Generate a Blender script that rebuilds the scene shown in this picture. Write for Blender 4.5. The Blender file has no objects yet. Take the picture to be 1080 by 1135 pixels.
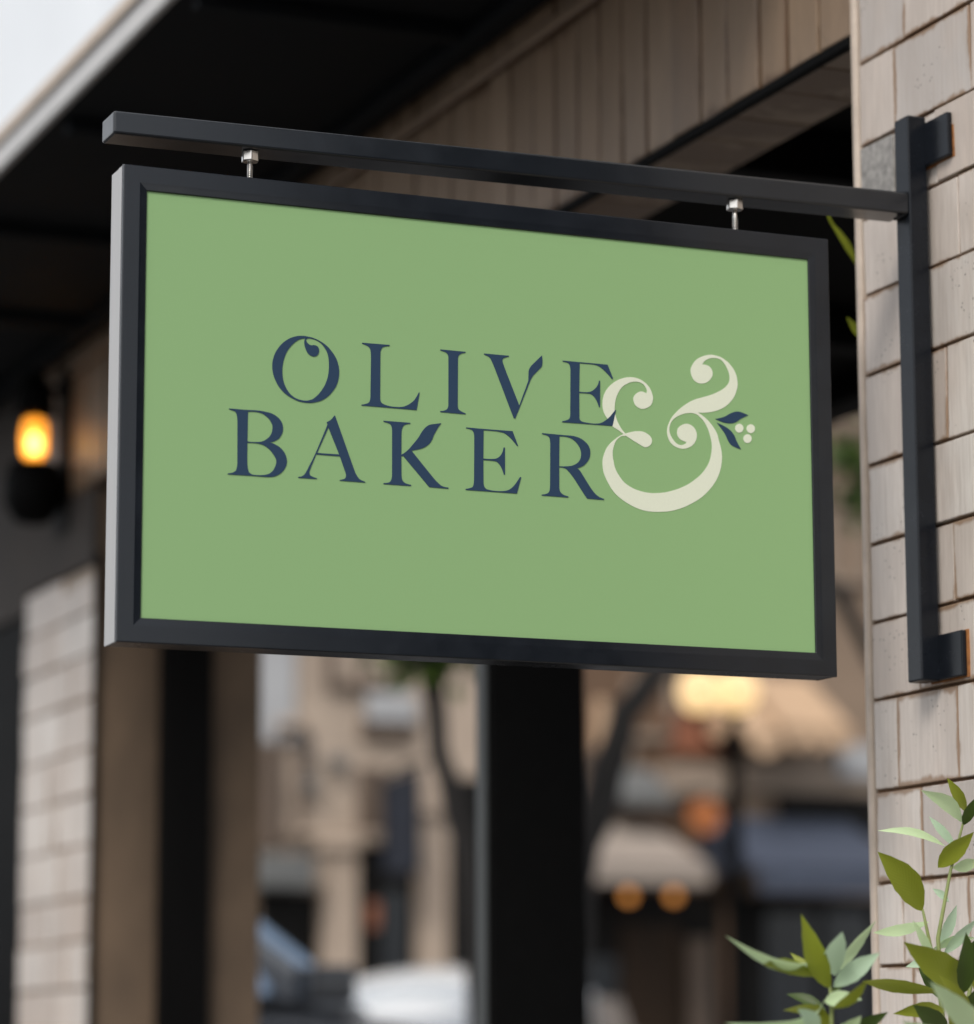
import bpy, bmesh, math, random
from mathutils import Vector, Matrix, Quaternion
PI = math.pi

# sign lettering: outlines on the sign face in tenths of a millimetre from its lower left corner; "c" marks a corner
LOGO = {
 'O': ['2193,3985 2207,4082 2249,4186 2328,4294 2426,4374 2524,4418 2623,4436 2704,4433 2797,4419 2896,4383 2996,4323 3071,4248 3134,4158 3169,4065 3182,3970 3172,3862 3136,3757 3068,3657 2988,3579 2901,3528 2827,3504 2747,3490 2654,3490 2568,3505 2457,3550 2364,3610 2284,3696 2228,3799 2200,3891', '2341,3879 2343,3974 2364,4083 2403,4187 2464,4275 2537,4347 2599,4386 2675,4405,c 2663,4358 2668,4304 2684,4252 2711,4201 2749,4168 2801,4154 2848,4170 2875,4208 2882,4245 2872,4286 2841,4313 2797,4318 2760,4312 2725,4327 2698,4355 2688,4378 2704,4401,c 2741,4409 2809,4400 2884,4370 2952,4310 3003,4225 3025,4137 3030,4054 3026,3958 3005,3848 2962,3744 2900,3650 2833,3579 2765,3536 2679,3516 2592,3525 2518,3551 2450,3603 2394,3681 2357,3773'],
 'L': ['3524,4413,c 3937,4416,c 3937,4400,c 3845,4379 3806,4329 3799,4261 3797,3655 3808,3588 3856,3553 3953,3532 4076,3532 4165,3548 4253,3597 4324,3662 4383,3767,c 4395,3763,c 4349,3509,c 3519,3511,c 3520,3524,c 3601,3547 3641,3584 3653,3660 3659,4215 3651,4316 3616,4367 3524,4399,c'],
 'I': ['4712,4416,c 5098,4412,c 5098,4399,c 5031,4379 4990,4342 4981,4290 4976,3627 4985,3577 5021,3546 5098,3516,c 5096,3504,c 4711,3507,c 4711,3521,c 4779,3536 4824,3573 4835,3633 4837,4278 4832,4337 4798,4377 4712,4401,c'],
 'V': ['5386,4412,c 5772,4411,c 5770,4396,c 5701,4376 5670,4338 5685,4277 5733,4156 5930,3694,c 6070,4058 6077,4142 6084,4226 6122,4292 6189,4360 6288,4458,c 6297,4368 6283,4294 6222,4227 6144,4143 6099,4060 5930,3652 5867,3503,c 5845,3501,c 5579,4144 5513,4294 5469,4363 5388,4396,c'],
 'E': ['6617,4409,c 6987,4408 7331,4407,c 7417,4207,c 7399,4199,c 7336,4264 7257,4331 7179,4377 7099,4392 6885,4391,c 6874,3971,c 6983,3971 7073,3995 7141,4049 7176,4104 7192,4160,c 7208,4159,c 7204,3766,c 7191,3765,c 7151,3860 7095,3930 7028,3954 6874,3952,c 6874,3599 6889,3548 6956,3526 7114,3518 7227,3541 7330,3612 7398,3684 7444,3746,c 7458,3741,c 7401,3506,c 6604,3501,c 6604,3516,c 6687,3543 6723,3577 6732,3651 6740,4279 6727,4351 6693,4384 6619,4393,c'],
 'B': ['1570,3321,c 1841,3320 1986,3324 2109,3313 2206,3291 2293,3238 2342,3171 2357,3095 2343,3023 2301,2955 2234,2909 2161,2887,c 2247,2863 2327,2816 2388,2744 2417,2657 2406,2574 2360,2495 2287,2437 2202,2405 2092,2398 1947,2399 1560,2396,c 1561,2409,c 1632,2428 1680,2466 1697,2561 1693,3146 1681,3239 1653,3284 1572,3307,c', '1843,3296,c 1962,3302 2060,3280 2146,3221 2198,3142 2202,3078 2184,3006 2136,2944 2063,2897 1966,2877 1839,2877,c', '1839,2859,c 1966,2861 2064,2844 2156,2792 2224,2715 2261,2647 2255,2576 2213,2491 2141,2439 2043,2418 1922,2417 1867,2449 1849,2501 1839,2594'],
 'A': ['3115,3338,c 3127,3330,c 3419,2568 3456,2500 3500,2455 3579,2427,c 3575,2416,c 3199,2418,c 3201,2429,c 3258,2445 3286,2470 3291,2512 3276,2558 3200,2763,c 2848,2765,c 2757,2541 2751,2487 2776,2454 2862,2428,c 2860,2418,c 2586,2417,c 2587,2430,c 2647,2447 2689,2489 2732,2568 2841,2789 3014,3204,c 3002,3226,c 3003,3238,c 3061,3273', '3027,3163,c 3188,2789,c 2861,2788,c'],
 'K': ['3850,3318,c 4254,3318,c 4254,3305,c 4184,3289 4140,3252 4121,3173 4118,2850,c 4178,2890 4241,2948 4317,3038 4381,3120 4431,3202 4482,3266 4545,3310 4622,3328 4724,3347,c 4660,3255 4609,3161 4577,3086 4533,3029 4457,2976 4368,2943 4271,2920,c 4596,2560 4672,2487 4736,2443 4835,2427,c 4831,2411,c 4542,2416,c 4147,2836,c 4118,2830,c 4121,2552 4135,2487 4179,2448 4267,2429,c 4263,2413,c 3851,2413,c 3852,2428,c 3928,2441 3965,2476 3980,2542 3980,3163 3974,3234 3945,3280 3851,3304,c'],
 'E_': ['5105,3315,c 5458,3312 5823,3314,c 5910,3102,c 5895,3100,c 5820,3184 5755,3240 5678,3280 5548,3294 5374,3294,c 5369,2883,c 5482,2885 5573,2900 5637,2947 5670,3010 5683,3066,c 5704,3065,c 5703,2673,c 5688,2672,c 5656,2755 5611,2824 5547,2859 5369,2862,c 5370,2542 5384,2477 5429,2440 5558,2428 5687,2436 5778,2467 5856,2538 5934,2652,c 5955,2653,c 5887,2412,c 5097,2412,c 5098,2427,c 5172,2447 5213,2477 5227,2569 5232,3172 5223,3244 5187,3287 5108,3302,c'],
 'R': ['6284,3318,c 6628,3313 6786,3310 6905,3276 6997,3209 7039,3126 7035,3028 6995,2951 6928,2886 6833,2842,c 6881,2803 7031,2587 7103,2500 7169,2450 7256,2422,c 7249,2407,c 6988,2410,c 6944,2466 6781,2693 6690,2796 6631,2832 6549,2839,c 6549,2543 6563,2483 6609,2444 6692,2422,c 6688,2407,c 6273,2408,c 6275,2423,c 6347,2439 6393,2478 6406,2558 6413,3167 6402,3252 6365,3288 6286,3303,c', '6556,3290,c 6668,3292 6760,3265 6838,3204 6890,3116 6896,3030 6869,2955 6809,2902 6717,2867 6549,2851,c'],
 'amp1': ['7947,4029,c 7864,4051 7787,4013 7744,3957 7741,3909 7766,3846 7823,3804 7893,3794 7970,3821 8029,3872 8056,3957 8044,4027 8012,4102 7949,4174 7860,4226 7771,4248 7681,4249 7579,4227 7476,4181 7374,4105 7297,4010 7258,3919 7244,3824 7253,3737 7280,3663 7337,3585 7399,3501 7494,3450 7576,3397 7614,3376 7709,3324 7810,3273 7886,3237 7937,3229 8002,3263 8031,3324 8016,3382 7965,3425 7889,3455 7787,3456 7685,3434 7605,3407,c 7545,3471 7495,3549 7460,3629 7440,3722 7438,3792 7454,3899 7500,4009 7565,4096 7655,4156 7744,4187 7834,4188 7898,4164 7942,4114 7961,4068'],
 'amp2': ['8783,3810,c 8900,3814 9041,3843 9183,3899 9294,3980 9383,4087 9432,4206 9445,4293 9428,4407 9382,4504 9305,4591 9196,4661 9086,4688 8992,4691 8882,4661 8771,4598 8700,4506 8675,4418 8705,4320 8766,4261 8860,4247 8954,4283 9018,4352 9035,4425 9005,4495 8942,4530 8867,4534,c 8912,4595 8991,4637 9086,4649 9172,4631 9242,4564 9295,4468 9314,4383 9300,4296 9236,4219 9140,4154 9014,4094 8872,4044 8731,3996 8605,3927 8480,3832 8369,3717 8306,3606 8278,3504 8295,3392 8348,3311 8440,3261 8549,3250 8658,3290 8729,3359 8762,3454 8747,3531 8701,3592 8624,3625 8538,3611 8468,3561 8441,3502 8451,3432 8504,3379 8592,3355,c 8573,3327 8503,3301 8426,3323 8357,3397 8320,3479 8321,3564 8361,3652 8447,3723 8556,3773 8650,3790 8720,3790 8790,3763 8867,3697 8928,3609 8973,3498 9005,3353 8994,3212 8953,3070 8863,2934 8752,2828 8599,2722 8424,2641 8251,2587 8100,2563 7971,2558 7842,2574 7714,2610 7587,2680 7503,2773 7440,2877 7409,3002 7399,3080 7404,3156 7435,3252 7480,3320 7544,3365 7614,3376 7608,3407 7531,3376 7454,3324 7365,3247 7301,3166 7255,3058 7239,2990 7238,2912 7258,2796 7321,2663 7415,2532 7541,2432 7690,2354 7839,2304 7989,2284 8161,2291 8333,2316 8507,2372 8682,2457 8835,2556 8968,2683 9069,2819 9137,2973 9168,3145 9157,3284 9122,3411 9090,3521 9006,3643 8914,3729 8837,3780'],
 'leaf1': ['9067,3733,c 9212,3776 9323,3838 9418,3871 9497,3866 9615,3829,c 9496,3772 9400,3708 9305,3684 9195,3693'],
 'leaf2': ['9090,3679,c 9210,3637 9303,3586 9373,3513 9411,3430 9484,3308,c 9393,3331 9315,3369 9269,3434 9208,3544'],
 'berry1': ['9529,3627 9525,3607 9515,3588 9500,3572 9481,3561 9460,3556 9439,3558 9420,3566 9406,3580 9396,3597 9393,3617 9397,3638 9407,3657 9422,3673 9441,3683 9462,3688 9483,3687 9502,3679 9517,3665 9526,3647'],
 'berry2': ['9719,3634 9715,3613 9705,3594 9690,3579 9671,3568 9649,3563 9629,3565 9610,3573 9595,3586 9586,3604 9583,3624 9586,3645 9596,3664 9612,3680 9631,3690 9652,3695 9673,3693 9692,3685 9707,3672 9716,3654'],
 'berry3': ['9662,3481 9658,3460 9648,3441 9633,3425 9614,3415 9593,3410 9572,3412 9553,3420 9539,3433 9529,3451 9526,3471 9530,3492 9540,3511 9555,3526 9574,3537 9595,3542 9616,3540 9635,3532 9650,3519 9659,3501'],
}
# ---------------------------------------------------------------- camera numbers
EYE = 1.5                                   # camera height above the pavement
FPX, CX, CY = 3606.695, 540.0, 567.5        # focal length and centre in photo pixels (1080 x 1135)
PSI, TH, RO = 0.39836346, 0.16866538, -0.0030758
FW = Vector((math.sin(PSI)*math.cos(TH), math.cos(PSI)*math.cos(TH), math.sin(TH)))
_r = Vector((math.cos(PSI), -math.sin(PSI), 0)); _u = _r.cross(FW)
RT = _r*math.cos(RO) + _u*math.sin(RO); UP = -_r*math.sin(RO) + _u*math.cos(RO)

def at(px, py, Y):
    """world point where the sight line of a photo pixel meets the plane y = Y"""
    d = FW + RT*((px-CX)/FPX) - UP*((py-CY)/FPX)
    p = d*(Y/d.y)
    return Vector((p.x, p.y, p.z+EYE))

# ---------------------------------------------------------------- helpers
S = bpy.context.scene
COL = S.collection
rnd = random.Random(7)

class MB:
    """collects faces for ONE mesh object"""
    def __init__(s): s.v, s.f, s.m, s.uv, s.sm = [], [], [], [], []
    def face(s, pts, mi=0, uv=None, smooth=False):
        i = len(s.v); s.v += [tuple(p) for p in pts]; s.f.append(list(range(i, i+len(pts)))); s.m.append(mi)
        s.uv.append(uv or [(0.5, 0.5)]*len(pts)); s.sm.append(smooth)
    def poly(s, verts, faces, mi=0, smooth=False):
        i = len(s.v); s.v += [tuple(p) for p in verts]
        for f in faces:
            s.f.append([i+k for k in f]); s.m.append(mi); s.uv.append([(0.5, 0.5)]*len(f)); s.sm.append(smooth)
    def box(s, x0, x1, y0, y1, z0, z1, mi=0, j=0.0):
        q = lambda: rnd.uniform(-j, j) if j else 0.0
        P = [(x+q(), y+q(), z+q()) for x in (x0, x1) for y in (y0, y1) for z in (z0, z1)]
        F = [(0,1,3,2), (4,6,7,5), (0,4,5,1), (2,3,7,6), (0,2,6,4), (1,5,7,3)]
        i = len(s.v); s.v += P
        for f in F:
            s.f.append([i+k for k in f]); s.m.append(mi); s.sm.append(False)
            uv = []
            for k in f:
                p = P[k]
                uv.append(((p[1]-y0)/(y1-y0) if f[0] in (0, 4) and abs(x1-x0) < abs(y1-y0) else (p[0]-x0)/(x1-x0), (p[2]-z0)/(z1-z0)))
            s.uv.append(uv)
        return s
    def tube(s, pts, rad, n=10, mi=0, cap=True):
        pts = [Vector(p) for p in pts]; R = rad if isinstance(rad, (list, tuple)) else [rad]*len(pts)
        rings = []; ref = None
        for k, p in enumerate(pts):
            d = (pts[min(k+1, len(pts)-1)]-pts[max(k-1, 0)]).normalized()
            if ref is None: ref = Vector((0, 0, 1)) if abs(d.z) < .9 else Vector((1, 0, 0))
            a = d.cross(ref).normalized(); b = d.cross(a).normalized(); ref = -b.cross(d).cross(d) if False else ref
            rings.append([p+(a*math.cos(2*PI*i/n)+b*math.sin(2*PI*i/n))*R[k] for i in range(n)])
        V = [q for r in rings for q in r]; F = []
        for k in range(len(rings)-1):
            for i in range(n): F.append((k*n+i, k*n+(i+1) % n, (k+1)*n+(i+1) % n, (k+1)*n+i))
        if cap: F += [tuple(range(n-1, -1, -1)), tuple((len(rings)-1)*n+i for i in range(n))]
        s.poly(V, F, mi, True); return s
    def lathe(s, prof, c=(0, 0, 0), n=24, mi=0):
        V, F = [], []
        for r, z in prof:
            for i in range(n): V.append((c[0]+r*math.cos(2*PI*i/n), c[1]+r*math.sin(2*PI*i/n), c[2]+z))
        for k in range(len(prof)-1):
            for i in range(n): F.append((k*n+i, k*n+(i+1) % n, (k+1)*n+(i+1) % n, (k+1)*n+i))
        F += [tuple(range(n-1, -1, -1)), tuple((len(prof)-1)*n+i for i in range(n))]
        s.poly(V, F, mi, True); return s
    def build(s, name, mats, parent=None, bevel=0, seg=2, origin=None):
        me = bpy.data.meshes.new(name)
        o3 = Vector(origin) if origin is not None else Vector((0, 0, 0))
        me.from_pydata([tuple(Vector(v)-o3) for v in s.v], [], s.f)
        for m in (mats if isinstance(mats, (list, tuple)) else [mats]): me.materials.append(m)
        ul = me.uv_layers.new(name='UVMap')
        for p, mi, uv, sm in zip(me.polygons, s.m, s.uv, s.sm):
            p.material_index = mi; p.use_smooth = sm
            for li, c in zip(p.loop_indices, uv): ul.data[li].uv = c
        bm = bmesh.new(); bm.from_mesh(me); bmesh.ops.recalc_face_normals(bm, faces=bm.faces); bm.to_mesh(me); bm.free()
        o = bpy.data.objects.new(name, me); COL.objects.link(o)
        if parent:
            o.parent = parent
            o.location = o3 - (parent.location if parent.parent is None else parent.matrix_world.translation) if origin is None and False else o3
            # parents keep an unrotated, unscaled frame: subtract their world position
            w = Vector((0, 0, 0)); q = parent
            while q: w += q.location; q = q.parent
            o.location = o3 - w
        else: o.location = o3
        if bevel:
            b = o.modifiers.new('edge', 'BEVEL'); b.width = bevel; b.segments = seg; b.limit_method = 'ANGLE'; b.angle_limit = .6
        return o

def tag(o, label=None, cat=None, group=None, kind=None):
    if label: o['label'] = label
    if cat: o['category'] = cat
    if group: o['group'] = group
    if kind: o['kind'] = kind
    return o
def empty(name, loc, label, cat, group=None):
    o = bpy.data.objects.new(name, None); o.empty_display_size = .1; COL.objects.link(o); o.location = loc
    return tag(o, label, cat, group)

# ---------------------------------------------------------------- materials
def mat(name, col, rough=.6, metal=0.0, var=.0, scale=8.0, stretch=(1, 1, 1), col2=None, bump=0.0, bscale=60, coat=0.0, emit=None, estr=0.0, spec=.5):
    m = bpy.data.materials.new(name); m.use_nodes = True; nt = m.node_tree; N, L = nt.nodes, nt.links
    b = N['Principled BSDF']; b.inputs['Roughness'].default_value = rough; b.inputs['Metallic'].default_value = metal
    b.inputs['Base Color'].default_value = (*col, 1); b.inputs['Coat Weight'].default_value = coat; b.inputs['Specular IOR Level'].default_value = spec
    if emit: b.inputs['Emission Color'].default_value = (*emit, 1); b.inputs['Emission Strength'].default_value = estr
    tc = N.new('ShaderNodeTexCoord'); mp = N.new('ShaderNodeMapping'); mp.inputs['Scale'].default_value = stretch; L.new(tc.outputs['Object'], mp.inputs['Vector'])
    if var or col2:
        n = N.new('ShaderNodeTexNoise'); n.inputs['Scale'].default_value = scale; n.inputs['Detail'].default_value = 6; n.inputs['Roughness'].default_value = .65; L.new(mp.outputs[0], n.inputs['Vector'])
        r = N.new('ShaderNodeValToRGB'); r.color_ramp.elements[0].position = .3; r.color_ramp.elements[1].position = .7
        c2 = col2 or tuple(min(1, c*(1+var)) for c in col); c1 = col if col2 else tuple(c*(1-var) for c in col)
        r.color_ramp.elements[0].color = (*c1, 1); r.color_ramp.elements[1].color = (*c2, 1)
        L.new(n.outputs['Fac'], r.inputs[0]); L.new(r.outputs[0], b.inputs['Base Color'])
        rr = N.new('ShaderNodeMapRange'); rr.inputs['To Min'].default_value = max(.05, rough-.08); rr.inputs['To Max'].default_value = min(1, rough+.1); L.new(n.outputs['Fac'], rr.inputs['Value']); L.new(rr.outputs[0], b.inputs['Roughness'])
    if bump:
        n2 = N.new('ShaderNodeTexNoise'); n2.inputs['Scale'].default_value = bscale; n2.inputs['Detail'].default_value = 4; L.new(mp.outputs[0], n2.inputs['Vector'])
        bp = N.new('ShaderNodeBump'); bp.inputs['Strength'].default_value = bump; bp.inputs['Distance'].default_value = .002; L.new(n2.outputs['Fac'], bp.inputs['Height']); L.new(bp.outputs[0], b.inputs['Normal'])
    return m

def tile_mat(name, base, alt, dark, stain=(.16, .085, .035), stain_amt=.75):
    """glazed stone tiles: each tile its own tone, faint vertical brush streaks, pits and rusty stains creeping in from the joints"""
    m = bpy.data.materials.new(name); m.use_nodes = True; nt = m.node_tree; N, L = nt.nodes, nt.links
    b = N['Principled BSDF']; b.inputs['Roughness'].default_value = .42
    tc = N.new('ShaderNodeTexCoord'); geo = N.new('ShaderNodeNewGeometry')
    def noise(scale, st=(1, 1, 1), det=5, rough=.6):
        mp = N.new('ShaderNodeMapping'); mp.inputs['Scale'].default_value = st; L.new(tc.outputs['Object'], mp.inputs[0])
        n = N.new('ShaderNodeTexNoise'); n.inputs['Scale'].default_value = scale; n.inputs['Detail'].default_value = det; n.inputs['Roughness'].default_value = rough; L.new(mp.outputs[0], n.inputs['Vector']); return n.outputs['Fac']
    def ramp(inp, p0, p1, c0=(0, 0, 0), c1=(1, 1, 1)):
        r = N.new('ShaderNodeValToRGB'); r.color_ramp.elements[0].position = p0; r.color_ramp.elements[1].position = p1
        r.color_ramp.elements[0].color = (*c0, 1); r.color_ramp.elements[1].color = (*c1, 1); L.new(inp, r.inputs[0]); return r.outputs[0]
    def mix(f, a, c, mode='MIX'):
        x = N.new('ShaderNodeMix'); x.data_type = 'RGBA'; x.blend_type = mode
        if isinstance(f, float): x.inputs[0].default_value = f
        else: L.new(f, x.inputs[0])
        for k, q in ((6, a), (7, c)):
            if isinstance(q, tuple): x.inputs[k].default_value = (*q, 1)
            else: L.new(q, x.inputs[k])
        return x.outputs[2]
    def mth(op, a, c=None):
        x = N.new('ShaderNodeMath'); x.operation = op
        for k, q in ((0, a), (1, c)):
            if q is None: continue
            if isinstance(q, (int, float)): x.inputs[k].default_value = q
            else: L.new(q, x.inputs[k])
        return x.outputs[0]
    c = mix(geo.outputs['Random Per Island'], base, alt)
    odd = ramp(geo.outputs['Random Per Island'], .955, .96)
    c = mix(odd, c, dark)
    c = mix(mth('MULTIPLY', ramp(noise(9, (1, 1, .35)), .36, .70), .6), c, (base[0]*.70, base[1]*.71, base[2]*.72))
    c = mix(mth('MULTIPLY', ramp(noise(5.5, (1, 1, .6)), .5, .75), .45), c, (min(1, base[0]*1.16), base[1]*1.08, base[2]*1.0))
    c = mix(mth('MULTIPLY', ramp(noise(160, (1, 1, .06), 3), .42, .72), .5), c, tuple(k*.74 for k in base))
    vo = N.new('ShaderNodeTexVoronoi'); vo.inputs['Scale'].default_value = 95; L.new(tc.outputs['Object'], vo.inputs['Vector'])
    pit = mth('MULTIPLY', mth('LESS_THAN', vo.outputs['Distance'], .17), ramp(noise(11), .56, .62))
    c = mix(mth('MULTIPLY', pit, .75), c, (.06, .05, .04))
    sp = N.new('ShaderNodeSeparateXYZ'); uvn = N.new('ShaderNodeUVMap'); L.new(uvn.outputs[0], sp.inputs[0])
    ex = mth('MINIMUM', sp.outputs[0], mth('SUBTRACT', 1.0, sp.outputs[0])); ez = mth('MINIMUM', sp.outputs[1], mth('SUBTRACT', 1.0, sp.outputs[1]))
    e = mth('MINIMUM', mth('MULTIPLY', ex, 1.6), ez)
    e = mth('ADD', e, mth('MULTIPLY', mth('SUBTRACT', noise(26, (1, 1, .5)), .5), .22))
    rj = mth('FRACT', mth('MULTIPLY', geo.outputs['Random Per Island'], 37.0))
    e = mth('ADD', e, mth('SUBTRACT', .045, mth('MULTIPLY', rj, .075)))
    st = mth('MULTIPLY', ramp(e, -.05, .045, (1, 1, 1), (0, 0, 0)), stain_amt)
    c = mix(st, c, stain)
    L.new(c, b.inputs['Base Color'])
    bp = N.new('ShaderNodeBump'); bp.inputs['Strength'].default_value = .35; bp.inputs['Distance'].default_value = .003
    hh = mth('SUBTRACT', noise(45, (1, 1, .4)), mth('MULTIPLY', pit, 1.5)); L.new(hh, bp.inputs['Height']); L.new(bp.outputs[0], b.inputs['Normal'])
    return m

M = {}
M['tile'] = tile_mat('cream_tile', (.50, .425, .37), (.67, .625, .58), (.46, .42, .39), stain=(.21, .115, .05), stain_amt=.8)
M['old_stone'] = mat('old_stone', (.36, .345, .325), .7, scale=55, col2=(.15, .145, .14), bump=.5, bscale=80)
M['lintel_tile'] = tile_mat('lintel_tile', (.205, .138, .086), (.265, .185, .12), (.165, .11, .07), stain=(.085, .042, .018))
M['grout'] = mat('grout', (.15, .085, .045), .9, var=.35, scale=30, bump=.4)
M['pale_grout'] = mat('pale_grout', (.36, .295, .235), .9, var=.2, scale=20)
M['trim'] = mat('trim', (.50, .42, .35), .6, var=.12, scale=20)
M['black_steel'] = mat('black_steel', (.0028, .0028, .0028), .65, var=.25, scale=20, spec=.07)
M['black_paint'] = mat('black_paint', (.0062, .008, .0115), .24, var=.2, scale=14, bump=.03, bscale=400, spec=.28)
M['arm_paint'] = mat('arm_paint', (.007, .0095, .0135), .22, var=.2, scale=14, bump=.03, bscale=400, spec=.62)
M['frame_paint'] = mat('frame_paint', (.0068, .0092, .0135), .22, var=.2, scale=14, bump=.03, bscale=400, spec=.52)
M['alu'] = mat('brushed_aluminium', (.41, .405, .40), .40, metal=.3, var=.05, scale=30, stretch=(1, 1, .05))
M['chrome'] = mat('nut_steel', (.62, .60, .57), .22, metal=1.0, var=.06, scale=60)
M['green'] = mat('sign_green', (.245, .405, .185), .55, var=.018, scale=500, bump=.02, bscale=900, spec=.2)
M['navy'] = mat('letter_navy', (.027, .052, .098), .6, var=.02, scale=300, spec=.1)
M['cream'] = mat('letter_cream', (.68, .715, .585), .6, var=.02, scale=300, spec=.15)
M['canopy'] = mat('canopy_black', (.0055, .0068, .0085), .75, var=.3, scale=3, spec=.15)
M['fascia'] = mat('canopy_fascia', (.50, .495, .49), .5, var=.1, scale=12)
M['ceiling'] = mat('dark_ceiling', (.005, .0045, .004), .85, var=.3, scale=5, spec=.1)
M['brown_render'] = mat('brown_render', (.125, .085, .055), .8, var=.3, scale=5, stretch=(1, 1, .5), bump=.3)  # dim light on the reveal put into the brown
M['plaster'] = mat('dim_plaster', (.040, .032, .027), .85, var=.3, scale=4, bump=.3)  # dark tone carries the shade under the canopy
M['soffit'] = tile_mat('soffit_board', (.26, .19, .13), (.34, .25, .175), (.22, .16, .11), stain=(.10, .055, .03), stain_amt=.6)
M['dark_wood'] = mat('dark_wood', (.004, .0038, .0038), .6, var=.3, scale=12, stretch=(1, 1, .1), spec=.06)
M['grey_metal'] = mat('grey_metal', (.05, .055, .056), .5, metal=.1, var=.1, scale=10)  # light on the column's side face, given as a paler colour
M['rust'] = mat('rust_edge', (.30, .12, .035), .85, var=.4, scale=60)
M['pave'] = mat('paving', (.15, .14, .13), .85, var=.2, scale=3, bump=.3)
M['asphalt'] = mat('asphalt', (.055, .055, .056), .9, var=.25, scale=2, bump=.5)
M['kerb'] = mat('kerb_stone', (.30, .29, .28), .85, var=.15, scale=6)
M['soil'] = mat('soil', (.05, .035, .025), .95, var=.4, scale=20)

# ---------------------------------------------------------------- ground
def flat(name, pts, m, **k):
    b = MB(); b.face(pts, 0); return tag(b.build(name, m), kind='structure')
g = MB()
prof = [(-60, -.16), (9.4, -.16), (11.1, .49), (14.2, .54), (18.7, .64), (300, .64)]
for (y0, z0), (y1, z1) in zip(prof, prof[1:]): g.face([(-200, y0, z0), (250, y0, z0), (250, y1, z1), (-200, y1, z1)])
tag(g.build('ground', M['asphalt']), kind='structure')
b = MB(); b.box(.3, 60, -6, 9.75, -.3, 0); tag(b.build('pavement', M['pave'], bevel=.02), kind='structure')
b = MB(); b.box(-40, 60, 18.7, 21.98, .3, .77); tag(b.build('far_pavement', M['pave'], bevel=.02), kind='structure')
b = MB(); b.box(1.5, 2.47, 3.2, 4.6, -.1, .012); tag(b.build('soil_bed', M['soil']), kind='structure')

# ---------------------------------------------------------------- the corner shop building
XW = 2.508
Z = EYE
shop = empty('shop_building', (XW, 4.4, 0), 'cream tiled shop building with open dark passage and black canopy over its front', 'building')
# near pillar: core of mortar, tiles laid in running bond, a bead down its corner
core = MB(); core.box(XW+.0075, XW+.30, 3.25, 4.416, 0, 4.9)
pil = core.build('pillar', M['grout'], shop)
TZ = [-1.5, -1.37, -1.24, -1.11, -.98, -.85, -.72, -.59, -.46, -.34, -.22, -.10, .02, .148, .275, .416, .558, .680, .803, .928, 1.073, 1.203, 1.329, 1.447, 1.585, 1.72, 1.85, 1.98, 2.11, 2.24, 2.37, 2.50, 2.63, 2.76, 2.89, 3.02, 3.15, 3.28]
tl = MB()
for i in range(len(TZ)-1):
    z0, z1 = TZ[i]+Z, TZ[i+1]+Z
    js = {23: [4.301, 4.07], 24: [4.266, 4.04], 22: [4.308, 4.18, 3.98], 21: [4.121, 3.9], 20: [4.25, 4.01], 19: [4.165, 3.96], 18: [4.27, 4.03], 17: [4.16, 3.95],
          16: [4.269, 4.03], 15: [4.341, 4.158, 3.97], 14: [4.272, 4.05], 13: [4.335, 4.143, 3.96], 12: [4.31, 4.09]}.get(i, [4.28+.06*((i*7) % 3-1), 4.08+.05*((i*5) % 3-1), 3.9])
    ys = [4.413]+js
    while ys[-1]-.2 > 3.27: ys.append(ys[-1]-.2+rnd.uniform(-.03, .03))
    ys.append(3.25)
    for a, c in zip(ys, ys[1:]):
        if a-c < .02: continue
        d = rnd.uniform(-.0018, .0018)
        tl.box(XW+d, XW+.020, c+.0016, a-.0016, z0+.0024, z1-.0024, 1 if (i == 22 and a > 4.4) else 0, .0012)
tl.build('tile_cladding', [M['tile'], M['old_stone']], pil, bevel=.0018, seg=2)
t = MB(); t.box(XW-.003, XW+.30, 4.417, 4.435, 0, 4.9); t.build('corner_bead', M['trim'], pil, bevel=.006, seg=3)

# lintel: soldier tiles, moulding, second row, steel angle under it
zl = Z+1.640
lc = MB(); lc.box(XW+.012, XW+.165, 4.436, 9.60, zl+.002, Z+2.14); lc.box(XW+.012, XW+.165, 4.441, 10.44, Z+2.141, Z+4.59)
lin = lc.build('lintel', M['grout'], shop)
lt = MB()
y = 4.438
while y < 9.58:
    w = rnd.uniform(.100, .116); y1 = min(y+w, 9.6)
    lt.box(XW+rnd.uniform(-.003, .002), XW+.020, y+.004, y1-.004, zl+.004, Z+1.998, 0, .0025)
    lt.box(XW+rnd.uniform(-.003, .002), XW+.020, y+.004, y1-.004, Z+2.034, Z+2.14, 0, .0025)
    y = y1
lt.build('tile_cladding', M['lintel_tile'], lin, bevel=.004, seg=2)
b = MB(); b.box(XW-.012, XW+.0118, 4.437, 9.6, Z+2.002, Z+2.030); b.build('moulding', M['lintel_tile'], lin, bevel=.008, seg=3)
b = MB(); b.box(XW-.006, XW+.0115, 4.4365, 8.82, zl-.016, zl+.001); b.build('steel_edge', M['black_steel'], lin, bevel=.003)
# white panels of the front above the canopy
M['white_panel'] = mat('white_panel', (.76, .79, .82), .35, var=.05, scale=1.5)
for k in range(4):
    b = MB(); b.box(XW-.010, XW+.0115, 4.45+k*1.5, 5.944+k*1.5, Z+2.16, Z+4.55); b.build('front_panel', M['white_panel'], shop, bevel=.004)
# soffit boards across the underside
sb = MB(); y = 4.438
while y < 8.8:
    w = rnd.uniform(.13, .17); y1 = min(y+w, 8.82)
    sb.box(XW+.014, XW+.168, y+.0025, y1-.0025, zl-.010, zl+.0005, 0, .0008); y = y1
sb.build('soffit', M['soffit'], shop, bevel=.002)
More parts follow.
